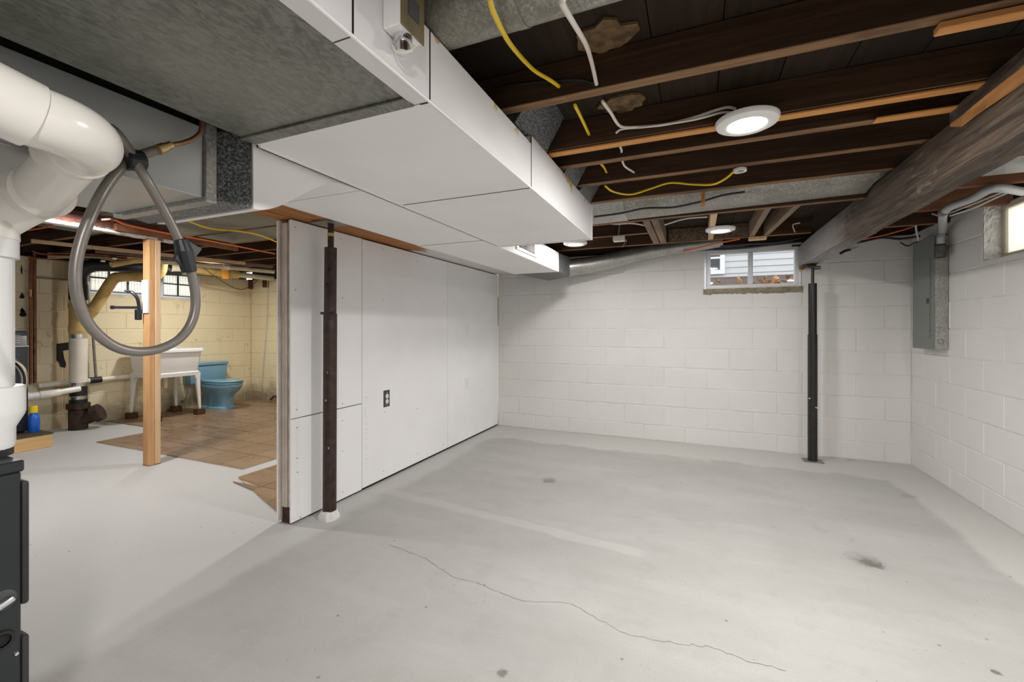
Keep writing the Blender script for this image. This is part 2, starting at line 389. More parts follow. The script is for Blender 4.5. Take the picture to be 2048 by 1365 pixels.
WL = {}      # world position of each object's origin
def mesh_from(mb, mat, org, bevel=0., smooth=False, seg=1):
    me = bpy.data.meshes.new('mesh'); bm = bmesh.new()
    vs = [bm.verts.new(Vector(p) - org) for p in mb.v]
    for f in mb.f:
        try: bm.faces.new([vs[i] for i in f])
        except ValueError: pass
    bmesh.ops.recalc_face_normals(bm, faces=bm.faces)
    if bevel:
        ed = [e for e in bm.edges if len(e.link_faces) == 2 and e.calc_face_angle(0) > .5]
        bmesh.ops.bevel(bm, geom=ed, offset=bevel, segments=seg, affect='EDGES', profile=.5, clamp_overlap=True)
    bm.to_mesh(me); bm.free()
    if smooth:
        for p in me.polygons: p.use_smooth = True
        me.set_sharp_from_angle(angle=R(38))
    me.materials.append(M[mat]); return me
def link(name, data, org, parent):
    o = bpy.data.objects.new(name, data); COL.objects.link(o); WL[o] = org
    if parent is not None: o.parent = parent; o.location = org - WL[parent]
    else: o.location = org
    return o
def put(name, mb, mat, parent=None, bevel=0., smooth=False, seg=1, label=None, cat=None, group=None, kind=None):
    xs, ys, zs = zip(*mb.v)
    org = Vector(((min(xs) + max(xs)) / 2, (min(ys) + max(ys)) / 2, min(zs) if parent is None else (min(zs) + max(zs)) / 2))
    o = link(name, mesh_from(mb, mat, org, bevel, smooth, seg), org, parent)
    tag(o, label, cat, group, kind); return o
def tag(o, label=None, cat=None, group=None, kind=None):
    for k, v in (('label', label), ('category', cat), ('group', group), ('kind', kind)):
        if v: o[k] = v
def thing(name, label, cat, loc, group=None):
    o = link(name, None, Vector(loc), None); o.empty_display_size = .1; tag(o, label, cat, group); return o
def struct(name, loc=None, mb=None, mat=None, **k):
    if mb is not None: return put(name, mb, mat, None, kind='structure', **k)
    o = link(name, None, Vector(loc), None); o['kind'] = 'structure'; return o
def part(name, data, org, parent, scale=None):
    o = link(name, data, Vector(org), parent)
    if scale: o.scale = scale
    return o
def spl(pts, n=8):
    P = [Vector(p) for p in pts]; P = [P[0] * 2 - P[1]] + P + [P[-1] * 2 - P[-2]]; out = []
    for i in range(1, len(P) - 2):
        for k in range(n):
            t = k / n; a, b, c, d = P[i - 1:i + 3]
            out.append(.5 * ((2 * b) + (c - a) * t + (2 * a - 5 * b + 4 * c - d) * t * t + (3 * b - a - 3 * c + d) * t ** 3))
    out.append(P[-2]); return out
def arc(c, a, b, r0, r1, n=8):   # quarter bend from c+a*r to c+b*r
    c, a, b = Vector(c), Vector(a), Vector(b)
    return [c + a * math.cos(t) * r0 + b * math.sin(t) * r1 for t in [i / n * math.pi / 2 for i in range(n + 1)]]

# ------------------------------------------------------------------ dimensions of the place
XR, YB, XP, XL, YBL, YN = 1.69, 4.78, -2.21, -6.85, 5.0, -2.6
ZJ, ZS = 1.94, 2.06            # right room: joist bottoms, subfloor
ZJL, ZSL = 2.05, 2.17          # laundry side
ZI = [-.045 + .2018 * i for i in range(11)]; ZT = ZI[10]

# ------------------------------------------------------------------ floor
floor = struct('floor', mb=MB().box(XL - .2, XR + .2, YN - .2, YBL + .2, -.15, 0), mat='floor')
crack = [(780, 1090), (850, 1118), (905, 1153), (956, 1167), (990, 1183), (1051, 1203), (1141, 1209), (1191, 1237), (1259, 1269), (1348, 1287), (1421, 1296), (1489, 1321), (1573, 1342)]
cp = [at(u, v, Z=0) for u, v in crack]; cp = spl(cp, 8); mb = MB()
cp = [p + Vector((random.uniform(-.006, .006), random.uniform(-.006, .006), 0)) for p in cp]
L, Rr = [], []
for i, p in enumerate(cp):
    d = (cp[min(i + 1, len(cp) - 1)] - cp[max(i - 1, 0)]).normalized(); nn = Vector((-d.y, d.x, 0)); wd = random.uniform(.0004, .0013)
    L.append(p + nn * wd + Vector((0, 0, .0006))); Rr.append(p - nn * wd + Vector((0, 0, .0006)))
mb.add(L + Rr, [(i, i + 1, len(cp) + i + 1, len(cp) + i) for i in range(len(cp) - 1)])
M['crack'] = paint('crack_dirt', (.16, .15, .14), .9)
put('crack', mb, 'crack', floor)

# laundry floor tiles
tile_me = mesh_from(MB().box(-.149, .149, -.149, .149, -.003, .003), 'tile', Vector((0, 0, 0)), .001)
TS = .302
def tiles(x0, x1, y0, y1, keep):
    g = MB().prism(keep['poly'], 'z', 0, .0055); bed = put('tile_bed', g, 'grout', floor)
    nx, ny = math.ceil((x1 - x0) / TS), math.ceil((y1 - y0) / TS)
    for i in range(nx):
        for j in range(ny):
            ax, bx = x1 - (i + 1) * TS, x1 - i * TS; ay, by = y0 + j * TS, y0 + (j + 1) * TS
            ax, by = max(ax, x0), min(by, y1)
            if bx - ax < .03 or by - ay < .03: continue
            r = keep['fn'](ax, bx, ay, by)
            if r is None: continue
            if isinstance(r, list):
                put('floor_tile', MB().prism(r, 'z', .004, .010), 'tile', floor)
            else:
                part('floor_tile', tile_me, ((ax + bx) / 2, (ay + by) / 2, .007), floor, ((bx - ax - .009) / .298, (by - ay - .009) / .298, 1))
def f1(ax, bx, ay, by):
    if by < 3.16 and bx < -5.62: return None
    if by <= 3.2 and ax < -5.66: return [(-5.66, ay + .002), (bx - .002, ay + .002), (bx - .002, by - .002), (-5.66, by - .002)]
    return 1
tiles(XL + .01, -3.456, 2.45, YBL, {'poly': [(-5.66, 2.45), (-3.456, 2.45), (-3.456, YBL), (XL, YBL), (XL, 3.205), (-5.66, 3.205)], 'fn': f1})
lim = lambda x: 2.30 - (x + 3.29) * .40
def f2(ax, bx, ay, by):
    a, b = lim(ax), lim(bx)
    if by < min(a, b) + .02: return None
    if ay >= max(a, b): return 1
    A = (ax + .002, max(ay + .002, min(a, by - .004))); B = (bx - .002, max(ay + .002, min(b, by - .004)))
    return [A, B, (bx - .002, by - .002), (ax + .002, by - .002)]
tiles(-3.30, -2.335, 1.92, YBL, {'poly': [(-3.30, lim(-3.3)), (-2.335, lim(-2.335)), (-2.335, YBL), (-3.30, YBL)], 'fn': f2})

# ------------------------------------------------------------------ block walls
blk = {}
def block_mesh(mat):
    if mat not in blk: blk[mat] = mesh_from(MB().box(-.199, .199, -.015, .015, -.0968, .0968), mat, Vector((0, 0, 0)), .004)
    return blk[mat]
def block_wall(wall, axis, plane, sgn, a0, a1, off, mat, holes=()):
    """blocks whose outer face lies on plane; sgn = direction of the solid wall"""
    me = block_mesh(mat)
    for i in range(10):
        z0, z1 = max(ZI[i], .001), ZI[i + 1]; zc = (z0 + z1) / 2
        o = off + (.203 if i % 2 else 0); k = math.floor((a0 - o) / .406); cuts = []
        while o + k * .406 < a1: cuts.append((o + k * .406, o + (k + 1) * .406)); k += 1
        segs = []
        for s, e in cuts:
            s, e = max(s, a0), min(e, a1); parts = [(s, e)]
            for (h0, h1, hz0, hz1) in holes:
                if hz0 < zc < hz1:
                    nx = []
                    for p, q in parts:
                        if q <= h0 or p >= h1: nx.append((p, q)); continue
                        if p < h0: nx.append((p, h0))
                        if q > h1: nx.append((h1, q))
                    parts = nx
            segs += parts
        for s, e in segs:
            if e - s < .03: continue
            c = (s + e) / 2; sc = ((e - s - .006) / .398, 1, (z1 - z0 - .006) / .1936)
            jit = random.uniform(-.0012, .0012)
            if axis == 'x': ob = part('block', me, (c, plane + sgn * .015 + jit, zc), wall, sc)
            else:
                ob = part('block', me, (plane + sgn * .015 + jit, c, zc), wall, sc); ob.rotation_euler.z = R(90)
def slab(axis, p0, p1, a0, a1, holes=()):
    mb = MB(); seg = lambda s, e, z0, z1: mb.box(s, e, p0, p1, z0, z1) if axis == 'x' else mb.box(p0, p1, s, e, z0, z1)
    cur = a0
    for (h0, h1, z0, z1) in holes:
        seg(cur, h0, 0, ZT); seg(h0, h1, 0, z0)
        if z1 < ZT - .01: seg(h0, h1, z1, ZT)
        cur = h1
    seg(cur, a1, 0, ZT); return mb
W2 = (.075, .895, ZI[8], ZT)
wall_back = struct('wall_back', mb=slab('x', YB + .003, YB + .2, XP + .0, XR + .2, [W2]), mat='mortar')
block_wall(wall_back, 'x', YB, 1, XP + .002, XR, -.115, 'block', [W2])
W3 = (2.55, 3.77, ZI[8] + .03, ZT)
wall_right = struct('wall_right', mb=slab('y', XR + .003, XR + .2, YN, YB + .004, [W3]), mat='mortar')
block_wall(wall_right, 'y', XR, 1, 1.3, YB - .001, .10, 'block', [W3])
put('sill_course', MB().box(XR + .001, XR + .03, 2.55, 3.77, ZI[8] + .004, ZI[8] + .03), 'block', wall_right)
# rough broken block edge of the window reveal
mb = MB(); random.seed(3)
ny, nz = 9, 26
for i in range(ny):
    for j in range(nz):
        pass
vs = []; fs = []
for j in range(nz + 1):
    for i in range(ny + 1):
        vs.append((XR + .002 + i / ny * .088, 3.768 - random.uniform(0, .012) * (1 if 0 < j else 0), ZI[8] + .03 + j / nz * (ZT - ZI[8] - .03)))
for j in range(nz):
    for i in range(ny):
        a = j * (ny + 1) + i; fs.append((a, a + 1, a + ny + 2, a + ny + 1))
put('reveal_face', MB().add(vs, fs), 'plaster', wall_right)
W1 = (2.87, 4.20, ZI[8] + .03, ZT)
wall_left = struct('wall_left', mb=slab('y', XL - .2, XL - .0045, YN, YBL + .1, [W1]), mat='ymortar')
block_wall(wall_left, 'y', XL, -1, 1.0, YBL, .02, 'yblock', [W1])
wall_lb = struct('wall_left_back', mb=slab('x', YBL + .0045, YBL + .1, XL, XP - .125), mat='ymortar')
block_wall(wall_lb, 'x', YBL, 1, XL + .001, XP - .13, .05, 'yblock')
struct('wall_near', mb=MB().box(XL, XR, YN - .15, YN, 0, ZT), mat='plainwall')
random.seed(11)

# ------------------------------------------------------------------ partition wall
part_wall = struct('wall_partition', mb=MB().box(XP - .1, XP - .014, 1.98, YB - .002, .04, 1.80), mat='backing')
def panel(y0, y1, z0, z1, x0=XP - .0127, x1=XP):
    return put('drywall_panel', MB().box(x0, x1, y0 + .002, y1 - .002, z0 + .002, z1 - .002), 'drywall', part_wall, .0015)
panel(1.862, 2.458, .63, 1.815); panel(1.862, 2.458, .012, .628)
panel(2.459, 3.62, .018, 1.812); panel(3.6205, YB - .006, .018, 1.812)
panel(1.858, 3.1, .01, 1.815, XP - .1155, XP - .103); panel(3.1, YB, .01, 1.815, XP - .1155, XP - .103)
put('end_stud', MB().box(XP - .086, XP - .040, 1.868, 1.96, .10, 1.80), 'studpaint', part_wall, .002)
put('stud_edge', MB().box(XP - .036, XP - .014, 1.874, 1.96, .10, 1.815), 'drywall_edge', part_wall, .003)
put('side_strip', MB().box(XP - .102, XP - .089, 1.862, 1.96, .02, 1.815), 'studpaint', part_wall, .002)
put('rotten_plate', MB().box(XP - .10, XP - .014, 1.88, 2.0, .001, .095), 'cast_iron', part_wall, .004)
put('bottom_plate', MB().box(XP - .10, XP - .014, 2.0, YB, .001, .04), 'black', part_wall)
scr = mesh_from(MB().lathe([(0, .0006), (.0035, .0006), (.0035, -.001), (0, -.001)], (0, 0, 0), 'x', 8), 'screw', Vector((0, 0, 0)))
for (u, v) in ((590, 455), (591, 580), (593, 820), (594, 856), (594, 917), (595, 945), (601, 1035), (681, 478), (685, 596), (685, 808), (685, 842), (685, 903), (685, 985),
               (766, 499), (767, 600), (769, 825), (767, 943), (833, 523), (834, 596), (834, 818), (835, 908), (886, 530), (887, 604), (887, 692), (886, 807), (887, 889),
               (929, 540), (929, 602), (930, 692), (930, 790), (931, 868), (965, 604), (965, 690), (964, 783), (966, 849)):
    p = at(u, v, X=XP); part('drywall_screw', scr, (XP, p.y, p.z), part_wall)

mb = MB(); p0, p1 = at(732, 792, X=XP), at(734, 942, X=XP)
for k in range(15):
    zc = p0.z + (p1.z - p0.z) * (k + .5) / 15; yc = p0.y
    for q in range(random.choice((2, 3))):
        dz, dy = random.uniform(-.009, .009), random.uniform(-.006, .006)
        if random.random() < .5: mb.box(XP + .0001, XP + .0004, yc + dy - .006, yc + dy + .006, zc + dz - .001, zc + dz + .001)
        else: mb.box(XP + .0001, XP + .0004, yc + dy - .001, yc + dy + .001, zc + dz - .006, zc + dz + .006)
M['print'] = paint('faint_grey_print', (.52, .51, .51), .8)
put('edge_print', mb, 'print', part_wall)

def cover_plate(px, name, label):
    p = at(*px, X=XP); t = thing(name, label, 'wall plate', (XP, p.y, p.z - .057))
    put('cover_plate', MB().box(XP + .0005, XP + .006, p.y - .035, p.y + .035, p.z - .057, p.z + .057), 'plastic_white', t, .002)
    return t, p
t, p = cover_plate((934, 660), 'light_switch', 'white toggle switch plate on the drywall above the outlet plate')
put('toggle', MB().box(XP + .006, XP + .014, p.y - .005, p.y + .005, p.z - .006, p.z + .012), 'plastic_white', t, .001)
for dz in (-.03, .03): put('plate_screw', MB().lathe([(0, .0072), (.003, .0068), (.003, .005)], (XP, p.y, p.z + dz), 'x', 8), 'screw', t)
t, p = cover_plate((934, 767), 'outlet_plate', 'white outlet plate on the drywall below the toggle switch')
for dz in (-.02, .02):
    put('socket_face', MB().box(XP + .006, XP + .0075, p.y - .016, p.y + .016, p.z + dz - .013, p.z + dz + .013), 'plastic_white', t, .0005)
put('plate_screw', MB().lathe([(0, .0075), (.003, .007), (.003, .005)], (XP, p.y, p.z), 'x', 8), 'screw', t)
p = at(773, 798, X=XP); t = thing('open_receptacle', 'bare duplex receptacle without cover in a dark wall box', 'outlet', (XP, p.y, p.z - .06))
put('wall_box', MB().box(XP + .0003, XP + .0015, p.y - .036, p.y + .036, p.z - .062, p.z + .066), 'panel_dark', t)
put('yoke', MB().box(XP + .0015, XP + .004, p.y - .012, p.y + .012, p.z - .052, p.z + .052), 'plate', t, .001)
for dz in (-.02, .02):
    s = put('socket_face', MB().lathe([(0, .010), (.015, .010), (.017, .008), (.017, .003)], (XP, p.y, p.z + dz), 'x', 16), 'plastic_white', t, smooth=True)
    for dy in (-.006, .006): put('slot', MB().box(XP + .0101, XP + .0105, p.y + dy - .001, p.y + dy + .001, p.z + dz - .004, p.z + dz + .005), 'black', s)

# ------------------------------------------------------------------ ceiling of the right room
ceiling = struct('ceiling', mb=MB().box(XP - .15, XR + .25, YN, YBL, ZS + .022, ZS + .05), mat='backing')
x = XP - .12
while x < XR + .2:
    put('floor_board', MB().box(x + .0015, min(x + .198, XR + .2), YN, YB + .1, ZS + random.uniform(0, .002), ZS + .021), 'subfloor', ceiling); x += .2
JY = [(-2.24, 1), (-1.83, 1), (-1.43, 1), (-1.02, 1), (-.61, 1), (-.21, 1), (.08, 1), (.44, 1), (.80, 1), (1.4225, 1), (1.840, 1), (2.032, 1), (2.335, 1), (2.673, 1)]
X0J = -1.97
for yc, _ in JY:
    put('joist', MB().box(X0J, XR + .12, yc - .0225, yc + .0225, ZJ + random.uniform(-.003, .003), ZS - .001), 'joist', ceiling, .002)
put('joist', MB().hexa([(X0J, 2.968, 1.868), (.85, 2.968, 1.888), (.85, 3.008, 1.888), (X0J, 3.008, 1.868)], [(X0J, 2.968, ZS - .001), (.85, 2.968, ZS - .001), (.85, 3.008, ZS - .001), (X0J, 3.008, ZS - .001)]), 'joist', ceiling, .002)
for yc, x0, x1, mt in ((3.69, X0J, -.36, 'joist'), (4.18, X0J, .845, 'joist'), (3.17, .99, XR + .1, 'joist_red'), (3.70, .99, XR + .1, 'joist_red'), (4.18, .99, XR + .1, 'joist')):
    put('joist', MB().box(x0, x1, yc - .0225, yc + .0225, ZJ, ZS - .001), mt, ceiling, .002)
put('furring_strip', MB().box(-.60, .845, 1.819, 1.861, ZJ - .011, ZJ - .004), 'orange', ceiling, .001)
put('furring_strip', MB().box(.56, 1.0, 1.425, 1.462, ZJ - .022, ZJ - .004), 'orange', ceiling, .002)
put('furring_strip', MB().box(.60, .845, 1.975, 2.02, ZJ - .012, ZJ - .004), 'orange', ceiling, .002)
put('strand_board_patch', MB().box(-.235, .42, 4.147, 4.156, ZJ + .006, ZS - .004), 'osb', ceiling)
for (x0, x1, mt) in ((-.365, -.315, 'trimmer'), (-.305, -.255, 'trimmer'), (.085, .125, 'pine')):
    put('trimmer_joist', MB().box(x0, x1, 3.009, 4.145, ZJ - .002, ZS - .002), mt, ceiling, .002)
put('trimmer_joist', MB().hexa([(.40, 3.01, ZJ), (.44, 3.01, ZJ), (.44, 4.15, ZJ), (.40, 4.15, ZJ)], [(.40, 3.01, ZS - .002), (.44, 3.01, ZS - .002), (.44, 4.15, ZS - .002), (.40, 4.15, ZS - .002)]), 'trimmer', ceiling, .002)
put('trimmer_joist', MB().hexa([(.575, 3.01, ZJ), (.615, 3.01, ZJ), (.545, 4.15, ZJ), (.505, 4.15, ZJ)], [(.575, 3.01, ZS - .002), (.615, 3.01, ZS - .002), (.545, 4.15, ZS - .002), (.505, 4.15, ZS - .002)]), 'trimmer', ceiling, .002)
put('nailer', MB().box(.40, .53, 4.14, 4.21, ZJ - .028, ZJ - .003), 'pine', ceiling, .002)
put('rim_joist', MB().box(XP, XR + .2, YB + .03, YB + .07, ZT, ZS + .02), 'joist', ceiling)
put('rim_joist', MB().box(XR + .125, XR + .165, YN, YB, ZT, ZS + .02), 'backing', ceiling)
# torn plaster scraps still stuck under the subfloor
for (u, v, du, dv) in ((1205, 75, 55, 30), (1245, 205, 38, 20)):
    a = at(u, v, Z=ZS - .004); pts = []
    for k in range(18):
        an = 2 * math.pi * k / 18; rr = .078 * random.uniform(.72, 1.12); pts.append((a.x + rr * 1.3 * math.cos(an), a.y + rr * math.sin(an)))
    M.setdefault('scrap', paint('torn_paper_scrap', (.19, .115, .052), .9, .55, 22, bump=(20, .5, .01)))
    put('torn_paper', MB().prism(pts, 'z', ZS - .010, ZS - .001), 'scrap', ceiling)

# girder over the partition and its plies
girder = thing('wooden_girder', 'built-up brown wooden girder with peeling white paint above the drywall partition', 'beam', (XP, 3.3, 1.82))
for k in range(3):
    x0 = XP - .12 + k * .118
    put('ply', MB().box(x0 + .001, x0 + .116, YN, YB - .004, 1.822 + (.004 if k == 1 else 0), ZS - .001), 'girder', girder, .002)

# main timber beam along the right side
bm_t = thing('timber_beam', 'rough dark timber beam with flaking whitewash carried by the black post', 'beam', (.9225, 2., 1.737))
mb = MB(); N = 34; rings = []
for i in range(N + 1):
    y = YN + .3 + (YB - .02 - YN - .3) * i / N; j = lambda: random.uniform(-.004, .004)
    rings.append([(.86 + j(), y, 1.737 + j()), (.985 + j(), y, 1.739 + j()), (.985 + j(), y, 1.932), (.86 + j(), y, 1.932)])
put('beam_timber', mb.loft(rings), 'beam', bm_t, .006, True)
put('spliced_board', MB().hexa([(.822, .3, 1.890), (.858, .3, 1.890), (.858, 2.03, 1.890), (.822, 2.03, 1.890)], [(.822, .3, 1.938), (.858, .3, 1.938), (.858, 2.03, 1.938), (.822, 2.03, 1.938)]), 'beam', bm_t, .003)
mb = MB(); rings = []
for i in range(26):
    y = .3 + 1.73 * i / 25; j = lambda: random.uniform(-.005, .005)
    rings.append([(.829 + j(), y, 1.884 + j()), (.856, y, 1.872 + j()), (.857, y, 1.890), (.825 + j() * .5, y, 1.890)])
put('split_edge', mb.loft(rings), 'split', bm_t)
put('shim', MB().box(.865, .97, 4.60, 4.75, 1.715, 1.737), 'joist_red', bm_t, .002)

# ------------------------------------------------------------------ posts
bp = thing('brown_steel_post', 'rusty dark brown adjustable steel post beside the drywall partition', 'post', (-2.09, 2.04, 0))
c = (-2.09, 2.04)
put('lower_tube', MB().tube([(c[0], c[1], .03), (c[0] + .006, c[1], 1.26)], .040, 24), 'post_brown', bp, smooth=True)
put('upper_tube', MB().tube([(c[0] + .006, c[1], 1.26), (c[0] + .010, c[1], 1.665)], .036, 24), 'post_brown', bp, smooth=True)
put('jack_screw', MB().tube([(c[0] + .010, c[1], 1.665), (c[0] + .012, c[1], 1.812)], .018, 16), 'post_brown', bp, smooth=True)
put('tape_band', MB().tube([(c[0] + .010, c[1], 1.735), (c[0] + .010, c[1], 1.755)], .0195, 16), 'foam', bp, smooth=True)
put('top_plate', MB().box(c[0] - .085, c[0] + .095, c[1] - .07, c[1] + .07, 1.812, 1.8215), 'plate', bp, .001)
put('pin', MB().tube([(c[0] - .046, c[1] - .02, 1.262), (c[0] + .058, c[1] - .02, 1.262)], .0085, 10), 'post_brown', bp, smooth=True)
mb = MB().lathe([(0, .05), (.046, .045), (.058, .02), (.066, 0)], (c[0], c[1], 0), 'z', 18)
mb.v = [(x + random.uniform(-.006, .006), y + random.uniform(-.006, .006), max(z + random.uniform(-.004, .01), 0) if z > .001 else 0) for x, y, z in mb.v]
put('plaster_foot', mb, 'plaster', bp, smooth=True)
for zz, an in ((1.53, -1.0), (1.44, -1.35), (.9, -1.2), (.73, -1.4), (.44, -1.0)):
    put('paint_fleck', MB().lathe([(0, .001), (.006, .001), (.007, 0)], (c[0] + .006 + .0405 * math.cos(an), c[1] + .041 * math.sin(an), zz), 'y', 8), 'pine' if zz < 1.4 else 'black', bp)

kp = thing('black_steel_post', 'glossy black adjustable steel post with peg holes under the timber beam', 'post', (.945, 4.574, 0))
c = (.935, 4.574)
put('base_plate', MB().box(c[0] - .075, c[0] + .075, c[1] - .06, c[1] + .06, .0005, .007), 'plate', kp, .001)
put('lower_tube', MB().tube([(*c, .007), (*c, 1.115)], .037, 28), 'post_black', kp, smooth=True)
put('upper_tube', MB().tube([(*c, 1.115), (*c, 1.565)], .0325, 28), 'post_black', kp, smooth=True)
put('jack_screw', MB().tube([(*c, 1.565), (*c, 1.70)], .0125, 14), 'post_black', kp, smooth=True)
put('top_plate', MB().box(c[0] - .05, c[0] + .05, c[1] - .05, c[1] + .05, 1.70, 1.712), 'post_black', kp, .001)
put('screw_handle', MB().tube([(c[0], c[1] - .01, 1.688), (c[0] + .05, c[1] - .045, 1.688)], .005, 8), 'post_black', kp)
for k in range(4):
    for an, dz in ((-2.25, 0), (-.75 - .25, -.065)):
        z0 = .40 - k * .14 + dz
        if z0 < .03: continue
        d = Vector((math.cos(an), math.sin(an), 0)); o = Vector((*c, z0))
        put('peg_hole', MB().tube([o + d * .0365, o + d * .0378], .0065, 10), 'black', kp)
for an, zz in ((-2.3, .555), (-1.0, .478)):
    d = Vector((math.cos(an), math.sin(an), 0)); o = Vector((*c, zz))
    put('steel_pin', MB().tube([o + d * .036, o + d * .046], [.009, .007], 10), 'chrome', kp, smooth=True)

wp = thing('wooden_post', 'doubled pine stud post with a clamp under the flaking painted header', 'post', (-4.31, 2.25, 0))
put('stud', MB().box(-4.360, -4.271, 2.200, 2.243, .003, 1.928), 'post_pine', wp, .003)
put('stud', MB().box(-4.357, -4.268, 2.2445, 2.287, .006, 1.928), 'post_pine_pale', wp, .003)
put('metal_shoe', MB().box(-4.365, -4.266, 2.196, 2.291, .0005, .003), 'plate', wp)
put('white_board', MB().box(-4.358, -4.272, 2.190, 2.199, 1.30, 1.58), 'whiteframe', wp)
cl = thing('bar_clamp', 'black bar clamp gripping the pine post', 'clamp', (-4.37, 2.16, 1.27))
put('jaw', MB().tube(spl([(-4.42, 2.10, 1.485), (-4.385, 2.13, 1.475), (-4.355, 2.155, 1.43), (-4.345, 2.165, 1.36), (-4.35, 2.17, 1.27)], 5), [.008] * 5 + [.014] * 16, 8), 'tape', cl, smooth=True)
put('trigger', MB().box(-4.375, -4.335, 2.145, 2.185, 1.24, 1.33), 'tape', cl, .006)
put('clamp_bar', MB().bar((-4.50, 2.06, 1.345), (-4.34, 2.17, 1.345), .012, .022), 'tape', cl, .002)
put('pad', MB().box(-4.52, -4.49, 2.045, 2.065, 1.33, 1.36), 'tape', cl, .003)

# ------------------------------------------------------------------ ducts
md = thing('main_duct', 'wide rectangular supply duct, half painted white, hanging under the dark joists', 'duct', (-.895, .9, 1.71))
A0, A1, D0, D1 = -1.2, -.59, 1.71, 1.915
for (y0, y1) in ((.888, 1.578), (1.582, 2.62)):
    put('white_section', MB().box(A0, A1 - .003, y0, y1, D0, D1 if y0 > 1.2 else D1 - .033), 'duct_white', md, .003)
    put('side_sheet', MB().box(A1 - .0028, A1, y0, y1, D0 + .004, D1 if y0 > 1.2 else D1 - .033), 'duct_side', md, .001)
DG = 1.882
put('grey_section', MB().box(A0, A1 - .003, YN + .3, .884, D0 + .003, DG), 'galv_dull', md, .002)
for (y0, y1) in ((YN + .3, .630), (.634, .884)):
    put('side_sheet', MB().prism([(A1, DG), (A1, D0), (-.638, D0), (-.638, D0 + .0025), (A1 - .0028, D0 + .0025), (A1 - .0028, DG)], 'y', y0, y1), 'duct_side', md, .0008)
put('drive_cleat', MB().prism([(-1.19, .886), (-1.20, .842), (-.64, .846), (-.632, .884)], 'z', D0 - .004, D0 + .002), 'galv_dull', md, .001)
put('paint_edge', MB().prism([(-1.185, .884), (-.62, .884), (-.60, .905), (-1.0, .915), (-1.17, .925)], 'z', D0 - .001, D0 + .001), 'duct_white', md)
for yy in (.632, .886, 1.580): put('seam_gap', MB().box(A1 - .002, A1 + .0008, yy - .002, yy + .002, D0 + .003, (DG if yy < 1.2 else D1) - .001), 'black', md)
put('seam_gap', MB().box(A0 + .01, A1 - .002, 1.5788, 1.5812, D0 - .0005, D0 + .002), 'black', md)
put('seam_gap', MB().box(-.64, A1 - .001, .884, .888, D0 - .0008, D0 + .002), 'black', md)
put('seam_gap', MB().box(A0 - .009, A0 - .0045, .90, 2.60, D0 - .003, D0 + .004), 'black', md)
put('end_flange', MB().box(A0 - .006, A1 + .006, 2.62, 2.626, D0 - .006, D1 + .006), 'duct_white', md, .001)
put('corner_bead', MB().tube([(A1 - .001, -.5, D0 + .001), (A1 - .001, 2.62, D0 + .001)], .004, 8), 'duct_white', md, smooth=True)
put('edge_lip', MB().box(A0 - .004, A0 + .01, .90, 2.62, D0 - .003, D0 + .012), 'duct_white', md, .001)
for (y0, y1) in ((1.465, 1.80), (2.07, 2.30), (2.375, 2.63)):   # boots rising between the joists
    put('takeoff_boot', MB().hexa([(-1.0, y0, D1), (A1 - .02, y0, D1), (A1 - .02, y1, D1), (-1.0, y1, D1)], [(-1.0, y0, ZS - .002), (A1 + .075, y0 + .02, ZS - .002), (A1 + .075, y1 - .02, ZS - .002), (-1.0, y1, ZS - .002)]), 'galv_spot', md, .002)

td = thing('trunk_duct', 'galvanised trunk duct dropping to a white painted run beside the partition', 'duct', (-1.5, 1.5, 1.54))
B0, B1, E0, E1 = -1.74, -1.295, 1.54, 1.74
put('shiny_section', MB().box(B0, B1, -.55, .80, E0, E1), 'galv_shiny', td, .002)
put('gap_darkener', MB().box(B0, B1 - .035, -.55, .83, E1, 1.93), 'black', td)  # added black box that keeps the gap above the trunk in shade
put('flange', MB().box(B0 - .012, B1 + .012, .80, .832, E0 - .012, E1 + .012), 'galv_pipe', td, .002)
ZB = 1.716
og = [at(u, v, X=-1.222) for u, v in ((507, 418), (525, 420), (545, 417), (565, 410), (590, 397), (615, 384), (640, 373), (655, 368), (668, 366), (685, 369), (722, 381))]
og = spl(og, 3)
prof = [(p.y, p.z) for p in og]
put('spotted_collar', MB().hexa([(B0, .832, E0), (B1 + .005, .832, E0), (-1.225, .895, prof[0][1] + .003), (B0, .895, prof[0][1] + .003)], [(B0, .832, E1), (B1 + .005, .832, E1), (-1.225, .895, 1.755), (B0, .895, 1.755)]), 'galv_spot', td)
poly = [(.896, 1.715)] + prof + [(prof[-1][0], 1.715)]
put('ogee_transition', MB().prism([(.896, 1.9)] + prof + [(1.36, ZB), (1.36, 1.9)], 'x', -1.70, -1.222), 'duct_white', td, 0)
for (y0, y1) in ((1.362, 2.428), (2.432, 4.06)):
    put('white_run', MB().box(-1.70, -1.232, y0, y1, ZB, 1.905), 'duct_white', td, .003)
for yy in (1.361, 2.430): put('seam_gap', MB().box(-1.70, -1.234, yy - .001, yy + .001, ZB - .0006, ZB + .002), 'black', td)
put('end_collar', MB().hexa([(-1.68, 4.062, ZB + .004), (-1.235, 4.062, ZB + .004), (-1.20, 4.34, 1.70), (-1.52, 4.62, 1.70)], [(-1.68, 4.062, 1.90), (-1.235, 4.062, 1.90), (-1.20, 4.34, 1.90), (-1.52, 4.62, 1.90)]), 'galv_spot', td, .004)
gy = at(1060, 512, X=-1.232); vent = put('supply_grille', MB().box(-1.232, -1.226, 2.98, 3.42, 1.755, 1.875), 'plastic_white', td, .002)
put('grille_opening', MB().box(-1.226, -1.2245, 3.03, 3.37, 1.778, 1.852), 'black', vent)
for k in range(12):
    yy = 3.045 + k * .0275; put('louvre', MB().box(-1.2245, -1.221, yy, yy + .010, 1.780, 1.850), 'plate', vent)
rp = thing('round_wall_duct', 'round galvanised duct climbing along the top of the white block wall', 'duct', (-.5, 4.5, 1.7))
